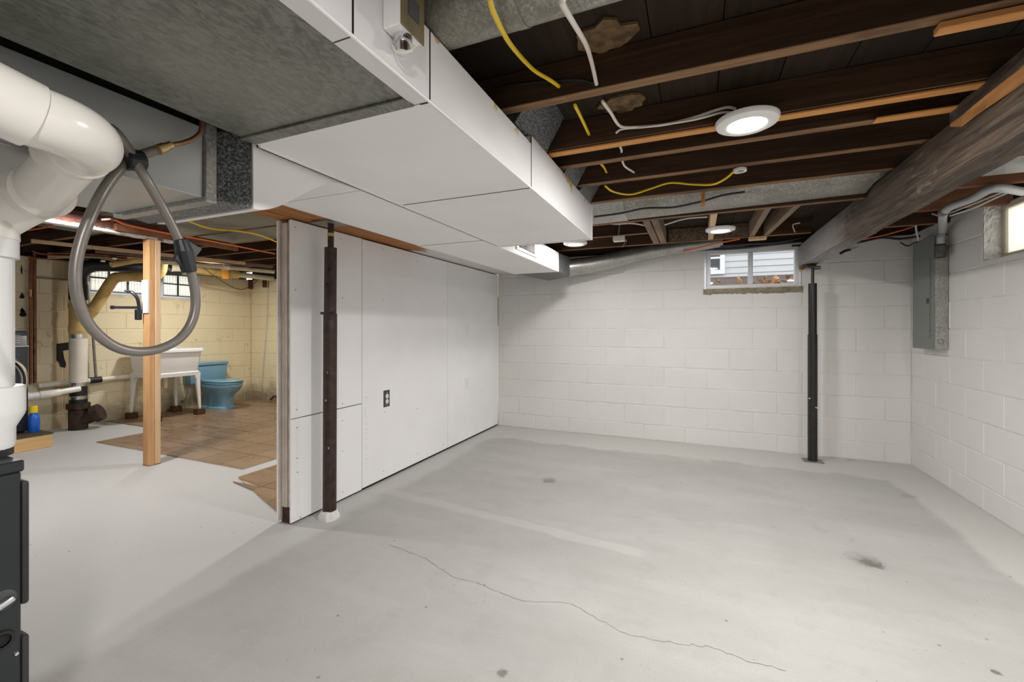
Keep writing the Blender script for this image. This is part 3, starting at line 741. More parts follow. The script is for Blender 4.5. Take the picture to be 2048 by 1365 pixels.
pts = spl([(-1.40, 4.46, 1.80), (-1.2, 4.52, 1.822), (-.94, 4.58, 1.855), (-.44, 4.62, 1.945), (.22, 4.64, 2.005)], 6)
rad = [.093 - .040 * (i / (len(pts) - 1)) ** 2.2 for i in range(len(pts))]
put('pipe', MB().tube(pts, rad, 22), 'galv_pipe', rp, smooth=True)
for i in (4, 13, 20): put('seam_band', MB().tube([pts[i], pts[i + 1]], rad[i] + .0025, 22), 'galv_pipe', rp, smooth=True)
rn = thing('round_branch_duct', 'dull round galvanised branch duct leaving the main duct below the joists', 'duct', (.3, .935, 1.885))
RY, RZ = .948, 1.972
put('pipe', MB().tube([(-1.05, RY, RZ), (XR - .05, RY, RZ)], .085, 28), 'galv_old', rn, smooth=True)
put('collar', MB().tube([(-1.05, RY, RZ), (-.40, RY, RZ)], .0865, 28), 'galv_old', rn, smooth=True)
put('seam_band', MB().tube([(-.40, RY, RZ), (-.375, RY, RZ)], .0875, 28), 'galv_old', rn, smooth=True)
fd = thing('flat_oval_duct', 'flattened grey galvanised duct running between two joists above the timber beam', 'duct', (.5, 2.83, 1.9))
sec = lambda x: [(x, 2.72, 1.985), (x, 2.725, 1.955), (x, 2.76, 1.925), (x, 2.83, 1.897 + .018 * (x + .6)), (x, 2.945, 1.880 + .018 * (x + .6)), (x, 2.960, 1.91), (x, 2.945, 2.0), (x, 2.85, 2.03), (x, 2.75, 2.025)]
put('pipe', MB().loft([sec(-.86), sec(-.30), sec(.40), sec(.845)]), 'galv_old', fd, smooth=True)
put('patch_sleeve', MB().loft([[(x, y - .004 if y < 2.85 else y + .003, z - .004) for x, y, z in sec(q)] for q in (-.84, -.42)]), 'galv_pipe', fd, smooth=True)
put('pipe', MB().loft([[(x, y, max(z, 1.937)) for x, y, z in sec(q)] for q in (.845, 1.2, XR - .01)]), 'galv_pipe', fd, smooth=True)
put('hanger_strap', MB().box(.02, .04, 2.70, 2.703, 1.86, 1.955), 'split', fd)

# ------------------------------------------------------------------ windows
def box_frame(mb, axis, p0, p1, a0, a1, z0, z1, t):
    b = (lambda s, e, c, d: mb.box(s, e, p0, p1, c, d)) if axis == 'x' else (lambda s, e, c, d: mb.box(p0, p1, s, e, c, d))
    b(a0, a1, z0, z0 + t); b(a0, a1, z1 - t, z1); b(a0, a0 + t, z0 + t, z1 - t); b(a1 - t, a1, z0 + t, z1 - t); return mb
win2 = struct('window_2', (.485, YB + .05, ZI[8]))
put('window_frame', box_frame(MB(), 'x', YB + .012, YB + .075, .085, .878, 1.560, 1.945, .038), 'vinyl', win2, .003)
put('mullion', MB().box(.455, .495, YB + .004, YB + .07, 1.598, 1.907), 'alu', win2, .003)
for (a, b) in ((.123, .455), (.495, .84)): put('pane', MB().box(a - .004, b + .004, YB + .045, YB + .050, 1.594, 1.911), 'clear', win2)
put('head_board', MB().box(.078, .892, YB + .01, YB + .12, 1.946, ZT - .001), 'whiteframe', win2, .002)
put('side_liner', MB().box(.062, .084, YB - .003, YB + .05, 1.545, 1.95), 'alu', win2, .002)
put('foam_seal', MB().box(.879, .896, YB - .006, YB + .03, 1.70, 1.955), 'foam', win2, .004)
mb = MB(); rg = []
for i in range(40):
    xx = .055 + .845 * i / 39; lo = 1.508 + random.uniform(-.007, .007)
    rg.append([(xx, YB - .006, lo), (xx, YB + .02, lo - .002), (xx, YB + .02, 1.561), (xx, YB - .004, 1.561 + random.uniform(-.003, .002))])
put('cement_sill', mb.loft(rg), 'cement', win2)
win3 = struct('window_3', (XR + .1, 3.2, W3[2]))
put('window_frame', box_frame(MB(), 'y', XR + .085, XR + .13, 2.56, 3.765, W3[2] + .001, 1.955, .038), 'creamframe', win3, .004)
put('pane', MB().box(XR + .10, XR + .106, 2.595, 3.73, W3[2] + .035, 1.92), 'frosted', win3)
win1 = struct('window_1', (XL - .06, 3.5, W1[2]))
zb, zt = W1[2], ZT
put('window_frame', box_frame(MB(), 'y', XL - .05, XL + .004, 2.872, 4.198, zb + .001, zt - .002, .028), 'whiteframe', win1, .002)
put('mullion', MB().box(XL - .05, XL + .003, 3.50, 3.70, zb + .03, zt - .03), 'whiteframe', win1, .002)
put('side_jamb', MB().box(XL - .05, XL + .003, 4.10, 4.17, zb + .03, zt - .03), 'whiteframe', win1, .002)
for (a, b, nn) in ((2.90, 3.50, 3), (3.70, 4.10, 2)):
    sash = put('sash', box_frame(MB(), 'y', XL - .045, XL - .015, a, b, zb + .03, zt - .03, .014), 'muntin', win1)
    wv = (b - a) / nn
    for k in range(1, nn): put('muntin', MB().box(XL - .042, XL - .014, a + k * wv - .009, a + k * wv + .009, zb + .03, zt - .03), 'muntin', sash)
    put('muntin', MB().box(XL - .042, XL - .014, a, b, 1.795, 1.812), 'muntin', sash)
    for k in range(nn):
        for (c0, c1) in ((zb + .035, 1.795), (1.812, zt - .035)):
            put('pane', MB().box(XL - .036, XL - .032, a + k * wv + .009, a + (k + 1) * wv - .009, c0, c1), 'frosted', sash)
    mb = MB(); yy = a + .03
    while yy < b - .01: mb.box(XL - .030, XL - .028, yy, yy + .003, zb + .03, zt - .03); yy += .034
    zz = zb + .06
    while zz < zt - .04: mb.box(XL - .030, XL - .028, a, b, zz, zz + .003); zz += .034
    put('wire_mesh', mb, 'alu', sash)

# ------------------------------------------------------------------ outdoors behind the windows
g = MB(); g.add([(-3, YB + .21, 1.56), (4.2, YB + .21, 1.56), (4.2, 8.2, 2.05), (-3, 8.2, 2.05), (-3, YB + .21, 1.2), (4.2, YB + .21, 1.2), (4.2, 8.2, 1.2), (-3, 8.2, 1.2)], [(0, 1, 2, 3), (7, 6, 5, 4), (0, 4, 5, 1), (1, 5, 6, 2), (2, 6, 7, 3), (3, 7, 4, 0)])
struct('ground', mb=g, mat='soil')
nh = thing('neighbour_house', 'pale grey clapboard house seen through the basement window', 'house', (.6, 8.1, 1.9))
put('house_wall', MB().box(-3, 4.2, 8.05, 8.2, 1.9, 4.4), 'siding', nh)
z = 1.98; k = 0
while z < 4.3:
    put('siding_board', MB().prism([(8.05, z + .104), (8.05, z), (8.022, z), (8.036, z + .104)], 'x', -3, 4.2), 'siding', nh); z += .10
hw = put('house_window', box_frame(MB(), 'x', 7.99, 8.02, -.45, .42, 2.07, 2.62, .075), 'vinyl', nh, .004)
put('glass', MB().box(-.38, .35, 8.0, 8.012, 2.14, 2.55), 'dark_glass', hw)
put('sash_bar', MB().box(-.38, .35, 7.992, 8.0, 2.33, 2.36), 'vinyl', hw)
lf = {}
for key in ('leaf', 'leafpale'):
    mb = MB(); pts = []
    for k in range(10):
        a = 2 * math.pi * k / 10; rr = (.05 if k % 2 == 0 else .028); pts.append((rr * math.cos(a), rr * .7 * math.sin(a), .012 * math.sin(a * 2) + .01))
    mb.add(pts + [(0, 0, -.004)], [(k, (k + 1) % 10, 10) for k in range(10)]); lf[key] = mesh_from(mb, key, Vector((0, 0, 0)))
LFP = []
for k in range(60):
    y = random.uniform(5.15, 6.9); xx = random.uniform(-.1, .28) * y / 4.8 + random.choice((.0, .45, .65)) * y / 4.8
    if len(LFP) >= 26 or any((xx - a) ** 2 + (y - b) ** 2 < .022 for a, b in LFP): continue
    LFP.append((xx, y))
    zz = 1.56 + (y - YB - .21) * (.49 / 3.21) + .02
    lk_ = random.choice(('leaf', 'leaf', 'leafpale')); o = link('dry_leaf', lf[lk_], Vector((xx, y, zz)), None)
    o.rotation_euler = (random.uniform(-.9, .9), random.uniform(-.9, .9), random.uniform(0, 6)); o.scale = [random.uniform(.8, 1.5)] * 3
    tag(o, 'dry reddish brown leaf on the ground outside the small sliding window' if lk_ == 'leaf' else 'pale tan dry leaf on the ground outside the small sliding window', 'leaf', 'reddish fallen leaves outside the window' if lk_ == 'leaf' else 'pale fallen leaves outside the window')

# ------------------------------------------------------------------ LED ceiling lights
def led(x, y, z, label, watt=None):
    t = thing('led_ceiling_light', label, 'ceiling light', (x, y, z), 'round LED disc lights')
    put('trim_ring', MB().lathe([(.066, -.001), (.072, -.004), (.085, -.004), (.102, .004), (.106, .012), (.106, .020), (0, .020)], (x, y, z), 'z', 40), 'led_trim', t, smooth=True)
    put('diffuser', MB().lathe([(0, -.0035), (.055, -.002), (.067, .001), (.067, .006), (0, .006)], (x, y, z), 'z', 32), 'led', t, smooth=True)
    ld = bpy.data.lights.new('disc_light', 'AREA'); ld.shape = 'DISK'; ld.size = .134; ld.energy = watt or LED_W; ld.color = LED_COL
    lo = bpy.data.objects.new('disc_light', ld); COL.objects.link(lo); lo.parent = t; lo.location = (0, 0, -.006); WL[lo] = Vector((x, y, z - .006))
    return t
ZL = ZJ - .024
led(.168, 1.817, ZL, 'round white LED disc light with two white cables, fixed to the orange-edged joist')
led(.163, 3.71, ZL, 'round white LED disc light on the short pale trimmer joist near the sliding window', LED_W * .34)
led(-1.0, 3.80, ZL, 'round white LED disc light just behind the end of the white main duct', LED_W * .36)
led(-5.72, 3.60, 2.025, 'round white LED disc light above the laundry tub and toilet')
led(-4.02, 1.53, 2.025, 'round white LED disc light beside the flaking painted header')
led(-2.72, 3.42, 2.025, 'round white LED disc light hidden behind the drywall partition', LED_W * .85)
led(.17, -.35, ZL, 'unseen round white LED disc light added over the bare floor behind the camera', LED_W * 1.6)  # added fill lamp out of view, strengthened for bounce onto ducts and drywall
led(1.36, 1.75, ZL, 'round white LED disc light between the timber beam and the right block wall', LED_W * .55)
led(-4.0, -1.2, 2.025, 'round white LED disc light on the furnace side of the laundry')

# ------------------------------------------------------------------ laundry side ceiling
ceil_l = struct('ceiling_laundry', mb=MB().box(XL - .2, XP - .151, YN, YBL + .1, ZSL + .022, ZSL + .05), mat='backing')
x = XL - .1
while x < XP - .16:
    put('floor_board', MB().box(x + .0015, min(x + .198, XP - .152), YN, YBL, ZSL + random.uniform(0, .002), ZSL + .021), 'subfloor', ceil_l); x += .2
for k in range(17):
    yc = -1.83 + k * .406
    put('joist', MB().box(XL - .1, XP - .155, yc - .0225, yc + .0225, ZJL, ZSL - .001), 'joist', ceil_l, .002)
for (y0, y1, x0) in ((1.848, 2.205, -5.2), (2.255, 2.61, -4.6), (2.66, 3.015, -4.4)):
    put('pan_sheet', MB().box(x0, XP - .16, y0, y1, ZJL - .004, ZJL - .001), 'pan', ceil_l)
put('rim_joist', MB().box(XL - .15, XL - .11, YN, YBL, ZT, ZSL + .02), 'backing', ceil_l)
put('rim_joist', MB().box(XL, XP - .15, YBL + .02, YBL + .06, ZT, ZSL + .02), 'backing', ceil_l)
hb = thing('painted_header', 'brown header beam with flaking white paint on the pine post', 'beam', (-4.31, 1., 1.93))
put('header_board', MB().box(-4.358, -4.268, -2.4, 2.42, 1.930, ZJL - .001), 'flaky', hb, .004)
put('board_end', MB().box(-4.262, -4.222, 1.95, 2.95, 1.945, 2.0), 'joist_red', hb, .003)
st = [at(62, 482, Z=2.02), at(490, 527, Z=2.02)]
put('loose_batten', MB().bar(st[0], st[1], .045, .035), 'pine', None, .003, label='pale pine batten nailed under the laundry joists', cat='batten')
st = [at(190, 502, Z=2.02), at(545, 534, Z=2.02)]
put('grey_batten', MB().bar(st[0] + Vector((0, 0, -.0)), st[1], .05, .04), 'trimmer', None, .003, label='weathered grey batten under the laundry joists behind the pale one', cat='batten')

# ------------------------------------------------------------------ plumbing on the laundry wall
sx, sy = -6.62, 2.70
stk = thing('soil_stack', 'tall soil stack of yellow, white and black pipe against the yellow wall', 'pipe', (sx, sy, 0))
T = lambda z0, z1, r, m, nm: put(nm, MB().tube([(sx, sy, z0), (sx, sy, z1)], r, 24), m, stk, smooth=True)
T(.24, .30, .105, 'cast_iron', 'cast_iron_hub'); T(.0, .24, .085, 'cast_iron', 'cast_iron_pipe')
T(.29, .36, .080, 'rubber', 'coupling'); T(.35, .39, .084, 'steelband', 'band_clamp'); T(.37, .50, .078, 'rubber', 'tee_body')
T(.50, .545, .083, 'steelband', 'band_clamp'); T(.54, 1.06, .080, 'white_pipe', 'white_pipe'); T(.80, .84, .0815, 'white_pipe', 'coupling_ring')
T(1.055, 1.105, .083, 'steelband', 'band_clamp'); T(1.10, 1.46, .082, 'yellow_pipe', 'yellow_wye'); T(1.13, 1.19, .087, 'yellow_pipe', 'hub_ring'); T(1.40, 1.46, .088, 'yellow_pipe', 'hub_ring')
T(1.455, 1.50, .084, 'steelband', 'band_clamp'); T(1.50, 1.68, .084, 'rubber', 'black_coupling')
put('black_drain', MB().tube(spl([(sx, sy, 1.66), (sx, sy + .01, 1.80), (sx + .06, sy + .08, 1.90), (sx + .16, sy + .22, 1.925), (sx + .22, sy + .5, 1.93), (sx + .25, sy + .93, 1.945)], 6), .075, 20), 'rubber', stk, smooth=True)
put('yellow_branch', MB().tube(spl([(sx + .03, sy + .02, 1.27), (sx + .12, sy + .10, 1.42), (-6.42, 2.93, 1.745), (-6.36, 2.98, 1.785), (-6.22, 3.10, 1.80), (-6.12, 3.18, 1.80), (-6.06, 3.24, 1.86), (-6.05, 3.26, 1.99)], 6), .058, 18), 'yellow_pipe', stk, smooth=True)
put('branch_hub', MB().tube([(sx + .05, sy + .035, 1.30), (sx + .11, sy + .09, 1.40)], .070, 18), 'yellow_pipe', stk, smooth=True)
put('cast_iron_branch', MB().tube([(sx + .02, sy + .02, .10), (sx + .08, sy + .08, .145), (sx + .12, sy + .12, .175)], [.07, .078, .080], 18), 'cast_iron', stk, smooth=True)
put('branch_hub', MB().tube([(sx + .10, sy + .10, .16), (sx + .145, sy + .145, .19)], .10, 18), 'cast_iron', stk, smooth=True)
wdp = thing('washer_drain_pipe', 'white drain pipe joining the black tee of the soil stack', 'pipe', (-6.5, 2.45, .42))
put('pipe', MB().tube([(sx + .07, sy - .02, .475), (sx + .10, sy - .22, .46)], .034, 16), 'pvc', wdp, smooth=True)
put('elbow', MB().tube(spl([(sx + .10, sy - .20, .461), (sx + .11, sy - .28, .455), (sx + .10, sy - .36, .45)], 5), .041, 16), 'pvc', wdp, smooth=True)
put('pipe', MB().tube([(sx + .10, sy - .34, .45), (sx + .10, sy - .575, .446)], .036, 16), 'pvc_grey', wdp, smooth=True)
put('coupling', MB().tube([(sx + .10, sy - .44, .449), (sx + .10, sy - .55, .447)], .043, 16), 'pvc_grey', wdp, smooth=True)
wlp = thing('wall_drain_pipe', 'cream horizontal pipe with a black coupling along the yellow wall base', 'pipe', (-6.78, 2.8, .5))
put('pipe', MB().tube([(-6.78, 2.42, .528), (-6.78, 3.32, .548)], .030, 14), 'white_pipe', wlp, smooth=True)
put('black_coupling', MB().tube([(-6.78, 2.87, .538), (-6.78, 2.98, .541)], .038, 14), 'rubber', wlp, smooth=True)
put('riser', MB().tube([(-6.78, 2.93, .56), (-6.79, 2.90, 1.2), (-6.79, 2.82, 1.95)], .014, 10), 'plate', wlp, smooth=True)
cpw = thing('copper_risers', 'pair of aged copper water pipes rising on the yellow wall', 'pipe', (-6.79, 2.3, .45))
ya, yb_ = at(61, 600, X=-6.79).y, at(69.5, 600, X=-6.79).y
put('pipe', MB().tube(spl([(-6.79, ya, .56), (-6.79, ya, 1.2), (-6.79, ya, 1.90), (-6.78, ya + .03, 1.955), (-6.76, ya + .5, 1.96), (-6.7, ya + 1.1, 1.97)], 5), .012, 10), 'copper', cpw, smooth=True)
put('pipe', MB().tube(spl([(-6.79, yb_, .56), (-6.79, yb_, 1.2), (-6.79, yb_, 1.96), (-6.77, yb_ + .04, 2.01), (-6.70, yb_ + .6, 2.0)], 5), .016, 10), 'copper', cpw, smooth=True)
put('valve', MB().tube([(-6.79, ya, 1.52), (-6.79, ya, 1.60)], .018, 10), 'copper_bright', cpw, smooth=True)
put('stub', MB().tube([(-6.79, yb_, 1.74), (-6.79, sy - .02, 1.735)], .009, 8), 'plate', cpw, smooth=True)
crp = thing('cream_supply_pipe', 'long cream pipe with a white label under the laundry joists', 'pipe', (-5.3, 3.6, 1.9))
a, b = at(325, 524, X=-5.75), at(548, 544, X=-5.45)
put('pipe', MB().tube([a - (b - a) * .25, a, b], .026, 14), 'cream_pipe', crp, smooth=True)
q = a + (b - a) * .50; put('paper_label', MB().tube([q, q + (b - a) * .055], .029, 14), 'plastic_white', crp, smooth=True)
ydp = thing('yellow_overhead_drain', 'yellow painted overhead drain pipe with stepped joints above the barred window', 'pipe', (-6.2, 3.9, 1.9))
a, b = at(338, 534, X=-6.35), at(505, 553, X=-6.3)
put('pipe', MB().tube([a, a + (b - a) * .8], .058, 16), 'yellow_pipe', ydp, smooth=True)
put('hub', MB().tube([a, a + (b - a) * .05, a + (b - a) * .2], [.078, .07, .064], 16), 'cream_pipe', ydp, smooth=True)
put('hub', MB().tube([a + (b - a) * .55, a + (b - a) * .8], .063, 16), 'yellow_pipe', ydp, smooth=True)
put('pipe', MB().tube([a + (b - a) * .8, b, b + (b - a) * .3], .040, 16), 'cream_pipe', ydp, smooth=True)
obr = thing('overhead_copper_lines', 'thin copper lines and valves bunched above the black drain', 'pipe', (-6.1, 3.0, 1.98))
for k, (v0, v1, X0) in enumerate(((506, 516, -6.0), (512, 521, -6.1), (516, 526, -5.9))):
    put('pipe', MB().tube(spl([at(95, v0, X=X0 - .1), at(190, v0 + 3 - 2 * k, X=X0), at(240, v1 - 3, X=X0), at(330, v1, X=X0)], 5), .010, 8), ('copper', 'copper_bright', 'plate')[k], obr, smooth=True)
for (u, v) in ((205, 521), (228, 516), (248, 524)): q = at(u, v, X=-6.0); put('valve', MB().tube([q - Vector((0, .02, 0)), q + Vector((0, .02, 0))], .018, 8), 'chrome', obr, smooth=True)
put('yellow_vent_pipe', MB().tube([at(222, 530, X=-5.80), at(268, 522, X=-5.80), at(292, 521, X=-5.80)], .030, 12), 'yellow_pipe', None, smooth=True, label='short yellow vent pipe slanting above the black overhead drain', cat='pipe')
p = at(450, 548, X=-6.2)
put('orange_tag', MB().box(p.x, p.x + .004, p.y - .045, p.y + .05, p.z - .07, p.z + .08), 'tag', None, label='bright orange tag hanging from the yellow overhead drain', cat='tag')

# dark holes where the paint and block face are gone
def hole(pts, name='broken_hole'):
    poly = [(at(u, v, X=XL + .002).y, at(u, v, X=XL + .002).z) for u, v in pts]
    put(name, MB().prism(poly, 'x', XL + .0015, XL + .0035), 'black', wall_left)
tear = lambda u, v, w, h: [(u, v - h * .75), (u + w * .3, v - h * .3), (u + w * .5, v + h * .05), (u + w * .32, v + h * .25), (u, v + h * .32), (u - w * .32, v + h * .25), (u - w * .5, v + h * .05), (u - w * .3, v - h * .3)]
hole(tear(44, 594, 11, 12)); hole(tear(44, 622, 8, 10)); hole(tear(46, 629, 15, 16)); hole([(41, 540), (43, 529), (45, 541), (44, 550), (42, 546)]); hole([(28, 510), (36, 512), (40, 516), (34, 513)])
hole([(113, 688), (138, 685), (139, 700), (126, 702), (128, 715), (132, 728), (131, 736), (121, 734), (117, 724), (113, 722)]); hole([(240, 694), (246, 693), (248, 696), (243, 698)])

# ------------------------------------------------------------------ laundry tub
tubx0, tubx1, tuby0, tuby1 = -6.76, -6.16, 3.22, 3.83
tub = thing('laundry_tub', 'white plastic utility tub standing on brown blocks by the yellow wall', 'sink', (-6.46, 3.52, .08))
def rrect(x0, x1, y0, y1, z, r=.04, n=4):
    out = []
    for cx, cy, a0 in ((x1 - r, y1 - r, 0), (x0 + r, y1 - r, 90), (x0 + r, y0 + r, 180), (x1 - r, y0 + r, 270)):
        for k in range(n + 1):
            a = R(a0 + 90 * k / n); out.append((cx + r * math.cos(a), cy + r * math.sin(a), z))
    return out
ins = lambda d, z, r=.04: rrect(tubx0 + d, tubx1 - d, tuby0 + d, tuby1 - d, z, r)
put('basin', MB().loft([ins(.06, .56), ins(.045, .60), ins(.025, .80), ins(.018, .868), ins(.03, .868), ins(.045, .80), ins(.09, .62), ins(.12, .60)]), 'tub', tub, smooth=True)
put('rim', MB().loft([ins(.008, .855), ins(-.002, .865), ins(-.002, .895), ins(.004, .902), ins(.034, .902), ins(.036, .870)], caps=False), 'tub', tub, smooth=True)
put('apron', MB().loft([ins(.035, .545), ins(.03, .59), ins(.045, .60), ins(.055, .55)], caps=False), 'tub', tub, smooth=True)
for (cx, cy) in ((tubx0 + .075, tuby0 + .075), (tubx0 + .075, tuby1 - .075), (tubx1 - .075, tuby0 + .075), (tubx1 - .075, tuby1 - .075)):
    sx_, sy_ = (1 if cx > -6.4 else -1), (1 if cy > 3.5 else -1); l = []
    for z, wd, o in ((.085, .026, .030), (.48, .046, .012), (.545, .075, 0), (.57, .10, -.01)):
        X, Y = cx + sx_ * (o + .004), cy + sy_ * (o + .004)
        l.append([(X - wd / 2, Y - wd / 2, z), (X + wd / 2, Y - wd / 2, z), (X + wd / 2, Y + wd / 2, z), (X - wd / 2, Y + wd / 2, z)])
    put('leg', MB().loft(l), 'tub', tub, .004)
    put('support_block', MB().box(cx + sx_ * .03 - .05, cx + sx_ * .03 + .05, cy + sy_ * .03 - .05, cy + sy_ * .03 + .05, .010, .085), 'brick', None, .004,
        label='small brown block under the tub leg ' + {(-1, -1): 'against the wall, nearer the soil stack', (-1, 1): 'against the wall, nearer the toilet', (1, -1): 'standing out from the wall, nearer the soil stack', (1, 1): 'standing out from the wall, beside the toilet'}[(sx_, sy_)], cat='block')
put('faucet', MB().tube(spl([(-6.74, 3.45, .90), (-6.74, 3.45, .99), (-6.66, 3.45, 1.02), (-6.58, 3.45, .97)], 5), .013, 10), 'chrome', tub, smooth=True)
put('drain_pipe', MB().tube([(-6.46, 3.52, .56), (-6.46, 3.52, .40), (-6.72, 3.52, .38)], .022, 10), 'white_pipe', tub, smooth=True)

# ------------------------------------------------------------------ toilet
toi = thing('toilet', 'pale blue porcelain toilet with closed lid in the laundry corner', 'toilet', (-6.4, 4.2, 0))
def ell(z, cx, rx, ry, p=2.4, n=28):
    out = []
    for k in range(n):
        a = 2 * math.pi * k / n; ca, sa = math.cos(a), math.sin(a)
        out.append((cx + rx * abs(ca) ** (2 / p) * (1 if ca > 0 else -1), 4.2 + ry * abs(sa) ** (2 / p) * (1 if sa > 0 else -1), z))
    return out
put('bowl', MB().loft([ell(.010, -6.46, .27, .125, 4.5), ell(.035, -6.46, .27, .125, 4.5), ell(.05, -6.46, .25, .105, 4), ell(.14, -6.46, .24, .10, 4), ell(.20, -6.44, .25, .115, 3.2),
                       ell(.26, -6.41, .30, .155, 2.6), ell(.31, -6.39, .335, .18, 2.3), ell(.345, -6.38, .35, .187, 2.3), ell(.375, -6.38, .345, .185, 2.3)]), 'toilet', toi, smooth=True)
put('seat', MB().loft([ell(.378, -6.36, .325, .185, 2.4), ell(.383, -6.36, .335, .190, 2.4), ell(.394, -6.36, .335, .190, 2.4), ell(.398, -6.36, .325, .185, 2.4)]), 'toilet_seat', toi, smooth=True)
put('lid', MB().loft([ell(.405, -6.36, .325, .185, 2.4), ell(.410, -6.36, .335, .190, 2.4), ell(.420, -6.36, .335, .190, 2.4), ell(.428, -6.36, .305, .165, 2.4)]), 'toilet_seat', toi, smooth=True)
q4 = lambda x0, x1, y0, y1, z: [(x0, y0, z), (x1, y0, z), (x1, y1, z), (x0, y1, z)]
put('tank', MB().hexa(q4(-6.835, -6.66, 3.95, 4.45, .36), q4(-6.84, -6.64, 3.93, 4.47, .622)), 'toilet', toi, .014, True, 3)
put('tank_lid', MB().box(-6.845, -6.628, 3.922, 4.478, .626, .672), 'toilet', toi, .010, True, 3)
put('supply_tube', MB().tube(spl([(-6.75, 3.98, .36), (-6.74, 3.95, .25), (-6.77, 3.93, .14), (-6.82, 3.93, .12)], 5), .006, 8), 'plate', toi, smooth=True)
put('shutoff_valve', MB().tube([(-6.84, 3.93, .12), (-6.77, 3.93, .12)], .014, 8), 'plate', toi, smooth=True)
put('floor_valve', MB().tube(spl([(-6.3, 4.93, .03), (-6.2, 4.93, .09), (-6.1, 4.93, .06), (-6.0, 4.93, .07)], 4), .016, 8), 'copper', None, smooth=True, label='small capped copper stub pipes low in the yellow corner', cat='pipe')

# ------------------------------------------------------------------ washer on its platform, bottle
pl = thing('washer_platform', 'low pine platform with brown top under the washing machine', 'platform', (-6.36, 1.75, 0))
put('front_board', MB().box(-5.91, -5.872, 1.10, 2.20, .001, .128), 'platform_pine', pl, .003)
put('side_board', MB().box(-6.84, -5.912, 2.165, 2.203, .001, .128), 'post_pine', pl, .003)
put('deck', MB().box(-6.845, -5.868, 1.10, 2.205, .1285, .142), 'platform_top', pl, .002)
put('green_edging', MB().box(-5.868, -5.865, 1.10, 2.205, .1285, .136), 'green', pl)
wm = thing('washing_machine', 'graphite front loading washing machine with a round dark door', 'washing machine', (-6.45, 1.78, .142))
wx = -6.10
put('body', MB().box(-6.80, wx, 1.46, 2.11, .155, 1.145), 'washer', wm, .012, True, 3)
put('base_shadow_gap', MB().box(-6.78, wx - .03, 1.48, 2.09, .1425, .156), 'black', wm)
pn = put('control_panel', MB().hexa([(wx - .01, 1.47, 1.0), (wx + .012, 1.47, 1.0), (wx + .012, 2.10, 1.0), (wx - .01, 2.10, 1.0)], [(wx - .03, 1.47, 1.135), (wx - .005, 1.47, 1.135), (wx - .005, 2.10, 1.135), (wx - .03, 2.10, 1.135)]), 'washer_panel', wm, .004)
put('chrome_strip', MB().box(wx, wx + .014, 1.46, 2.11, .992, 1.0), 'chrome', wm, .001)
for k in range(4): put('panel_mark', MB().box(wx + .006, wx + .010, 2.01, 2.05, 1.03 + k * .022, 1.033 + k * .022), 'plastic_white', pn)
dc = (wx, 1.80, .66)
dr = put('door_ring', MB().lathe([(.21, .0), (.30, .0), (.305, .02), (.285, .045), (.25, .05), (.235, .03)], dc, 'x', 48), 'chrome', wm, smooth=True)
put('door_glass', MB().lathe([(0, .065), (.12, .06), (.20, .045), (.245, .028), (.245, .0), (0, .0)], dc, 'x', 40), 'washer_glass', wm, smooth=True)
put('door_frame', MB().lathe([(.236, .035), (.262, .056), (.276, .050)], dc, 'x', 48), 'washer_panel', dr, smooth=True)
bt = thing('detergent_bottle', 'blue detergent bottle with yellow cap beside the washing machine', 'bottle', (-6.05, 2.13, .142))
put('bottle_body', MB().loft([[(x, y, z) for x, y, _ in rrect(-6.05 - a, -6.05 + a, 2.13 - b, 2.13 + b, 0, min(a, b) * .7)] for z, a, b in ((.1425, .04, .032), (.15, .045, .036), (.27, .045, .036), (.31, .04, .03), (.335, .022, .020))]), 'blue_bottle', bt, smooth=True)
put('cap', MB().lathe([(0, .066), (.024, .066), (.027, .06), (.029, 0), (0, 0)], (-6.05, 2.13, .335), 'z', 18), 'yellow_cap', bt, smooth=True)

# ------------------------------------------------------------------ furnace, PVC flue and gas hose
XF, YF = -1.30, .443
fu = thing('furnace', 'charcoal sheet steel furnace cabinet below the white plastic pipes', 'furnace', (-1.6, .05, 0))
put('cabinet', MB().box(-1.86, XF, -.36, YF - .004, .001, .868), 'furnace', fu, .003)
put('top_cap', MB().box(-1.865, XF + .003, -.365, YF, .868, .892), 'furnace', fu, .003)
put('upper_door', MB().box(-1.86, XF - .002, YF - .003, YF + .010, .585, .845), 'furnace_lip', fu, .006, True, 2)
put('lower_door', MB().box(-1.86, XF - .002, YF - .003, YF + .010, .02, .520), 'furnace_lip', fu, .006, True, 2)
p = at(10, 1202, X=XF)
put('latch_plate', MB().lathe([(0, .004), (.018, .004), (.022, 0)], (XF, p.y - .004, p.z), 'x', 20), 'panel_dark', fu, smooth=True)
put('latch_handle', MB().bar((XF + .012, p.y - .03, p.z - .010), (XF + .012, p.y + .010, p.z + .005), .012, .014), 'chrome', fu, .005, True, 2)
p = at(2, 1282, X=XF)
put('grommet', MB().lathe([(.013, .006), (.018, .006), (.020, 0), (.013, 0)], (XF, p.y, p.z), 'x', 24), 'rubber', fu, smooth=True)
put('grommet_hole', MB().lathe([(0, .001), (.013, .001), (.013, 0)], (XF, p.y, p.z), 'x', 20), 'black', fu)
p = at(32, 1308, X=XF); put('cabinet_screw', MB().lathe([(0, .005), (.003, .0045), (.005, .001), (.005, 0)], (XF, p.y, p.z), 'x', 14), 'chrome', fu, smooth=True)
pv = thing('pvc_flue', 'glossy white PVC flue with a sweeping elbow above the furnace', 'pipe', (-1.40, .40, .892))
vx, vy = -1.405, .415
put('black_adapter', MB().tube([(vx, vy, .892), (vx, vy, .955)], .046, 26), 'rubber', pv, smooth=True)
put('adapter_band', MB().tube([(vx, vy, .945), (vx, vy, .968)], .048, 26), 'foam', pv, smooth=True)
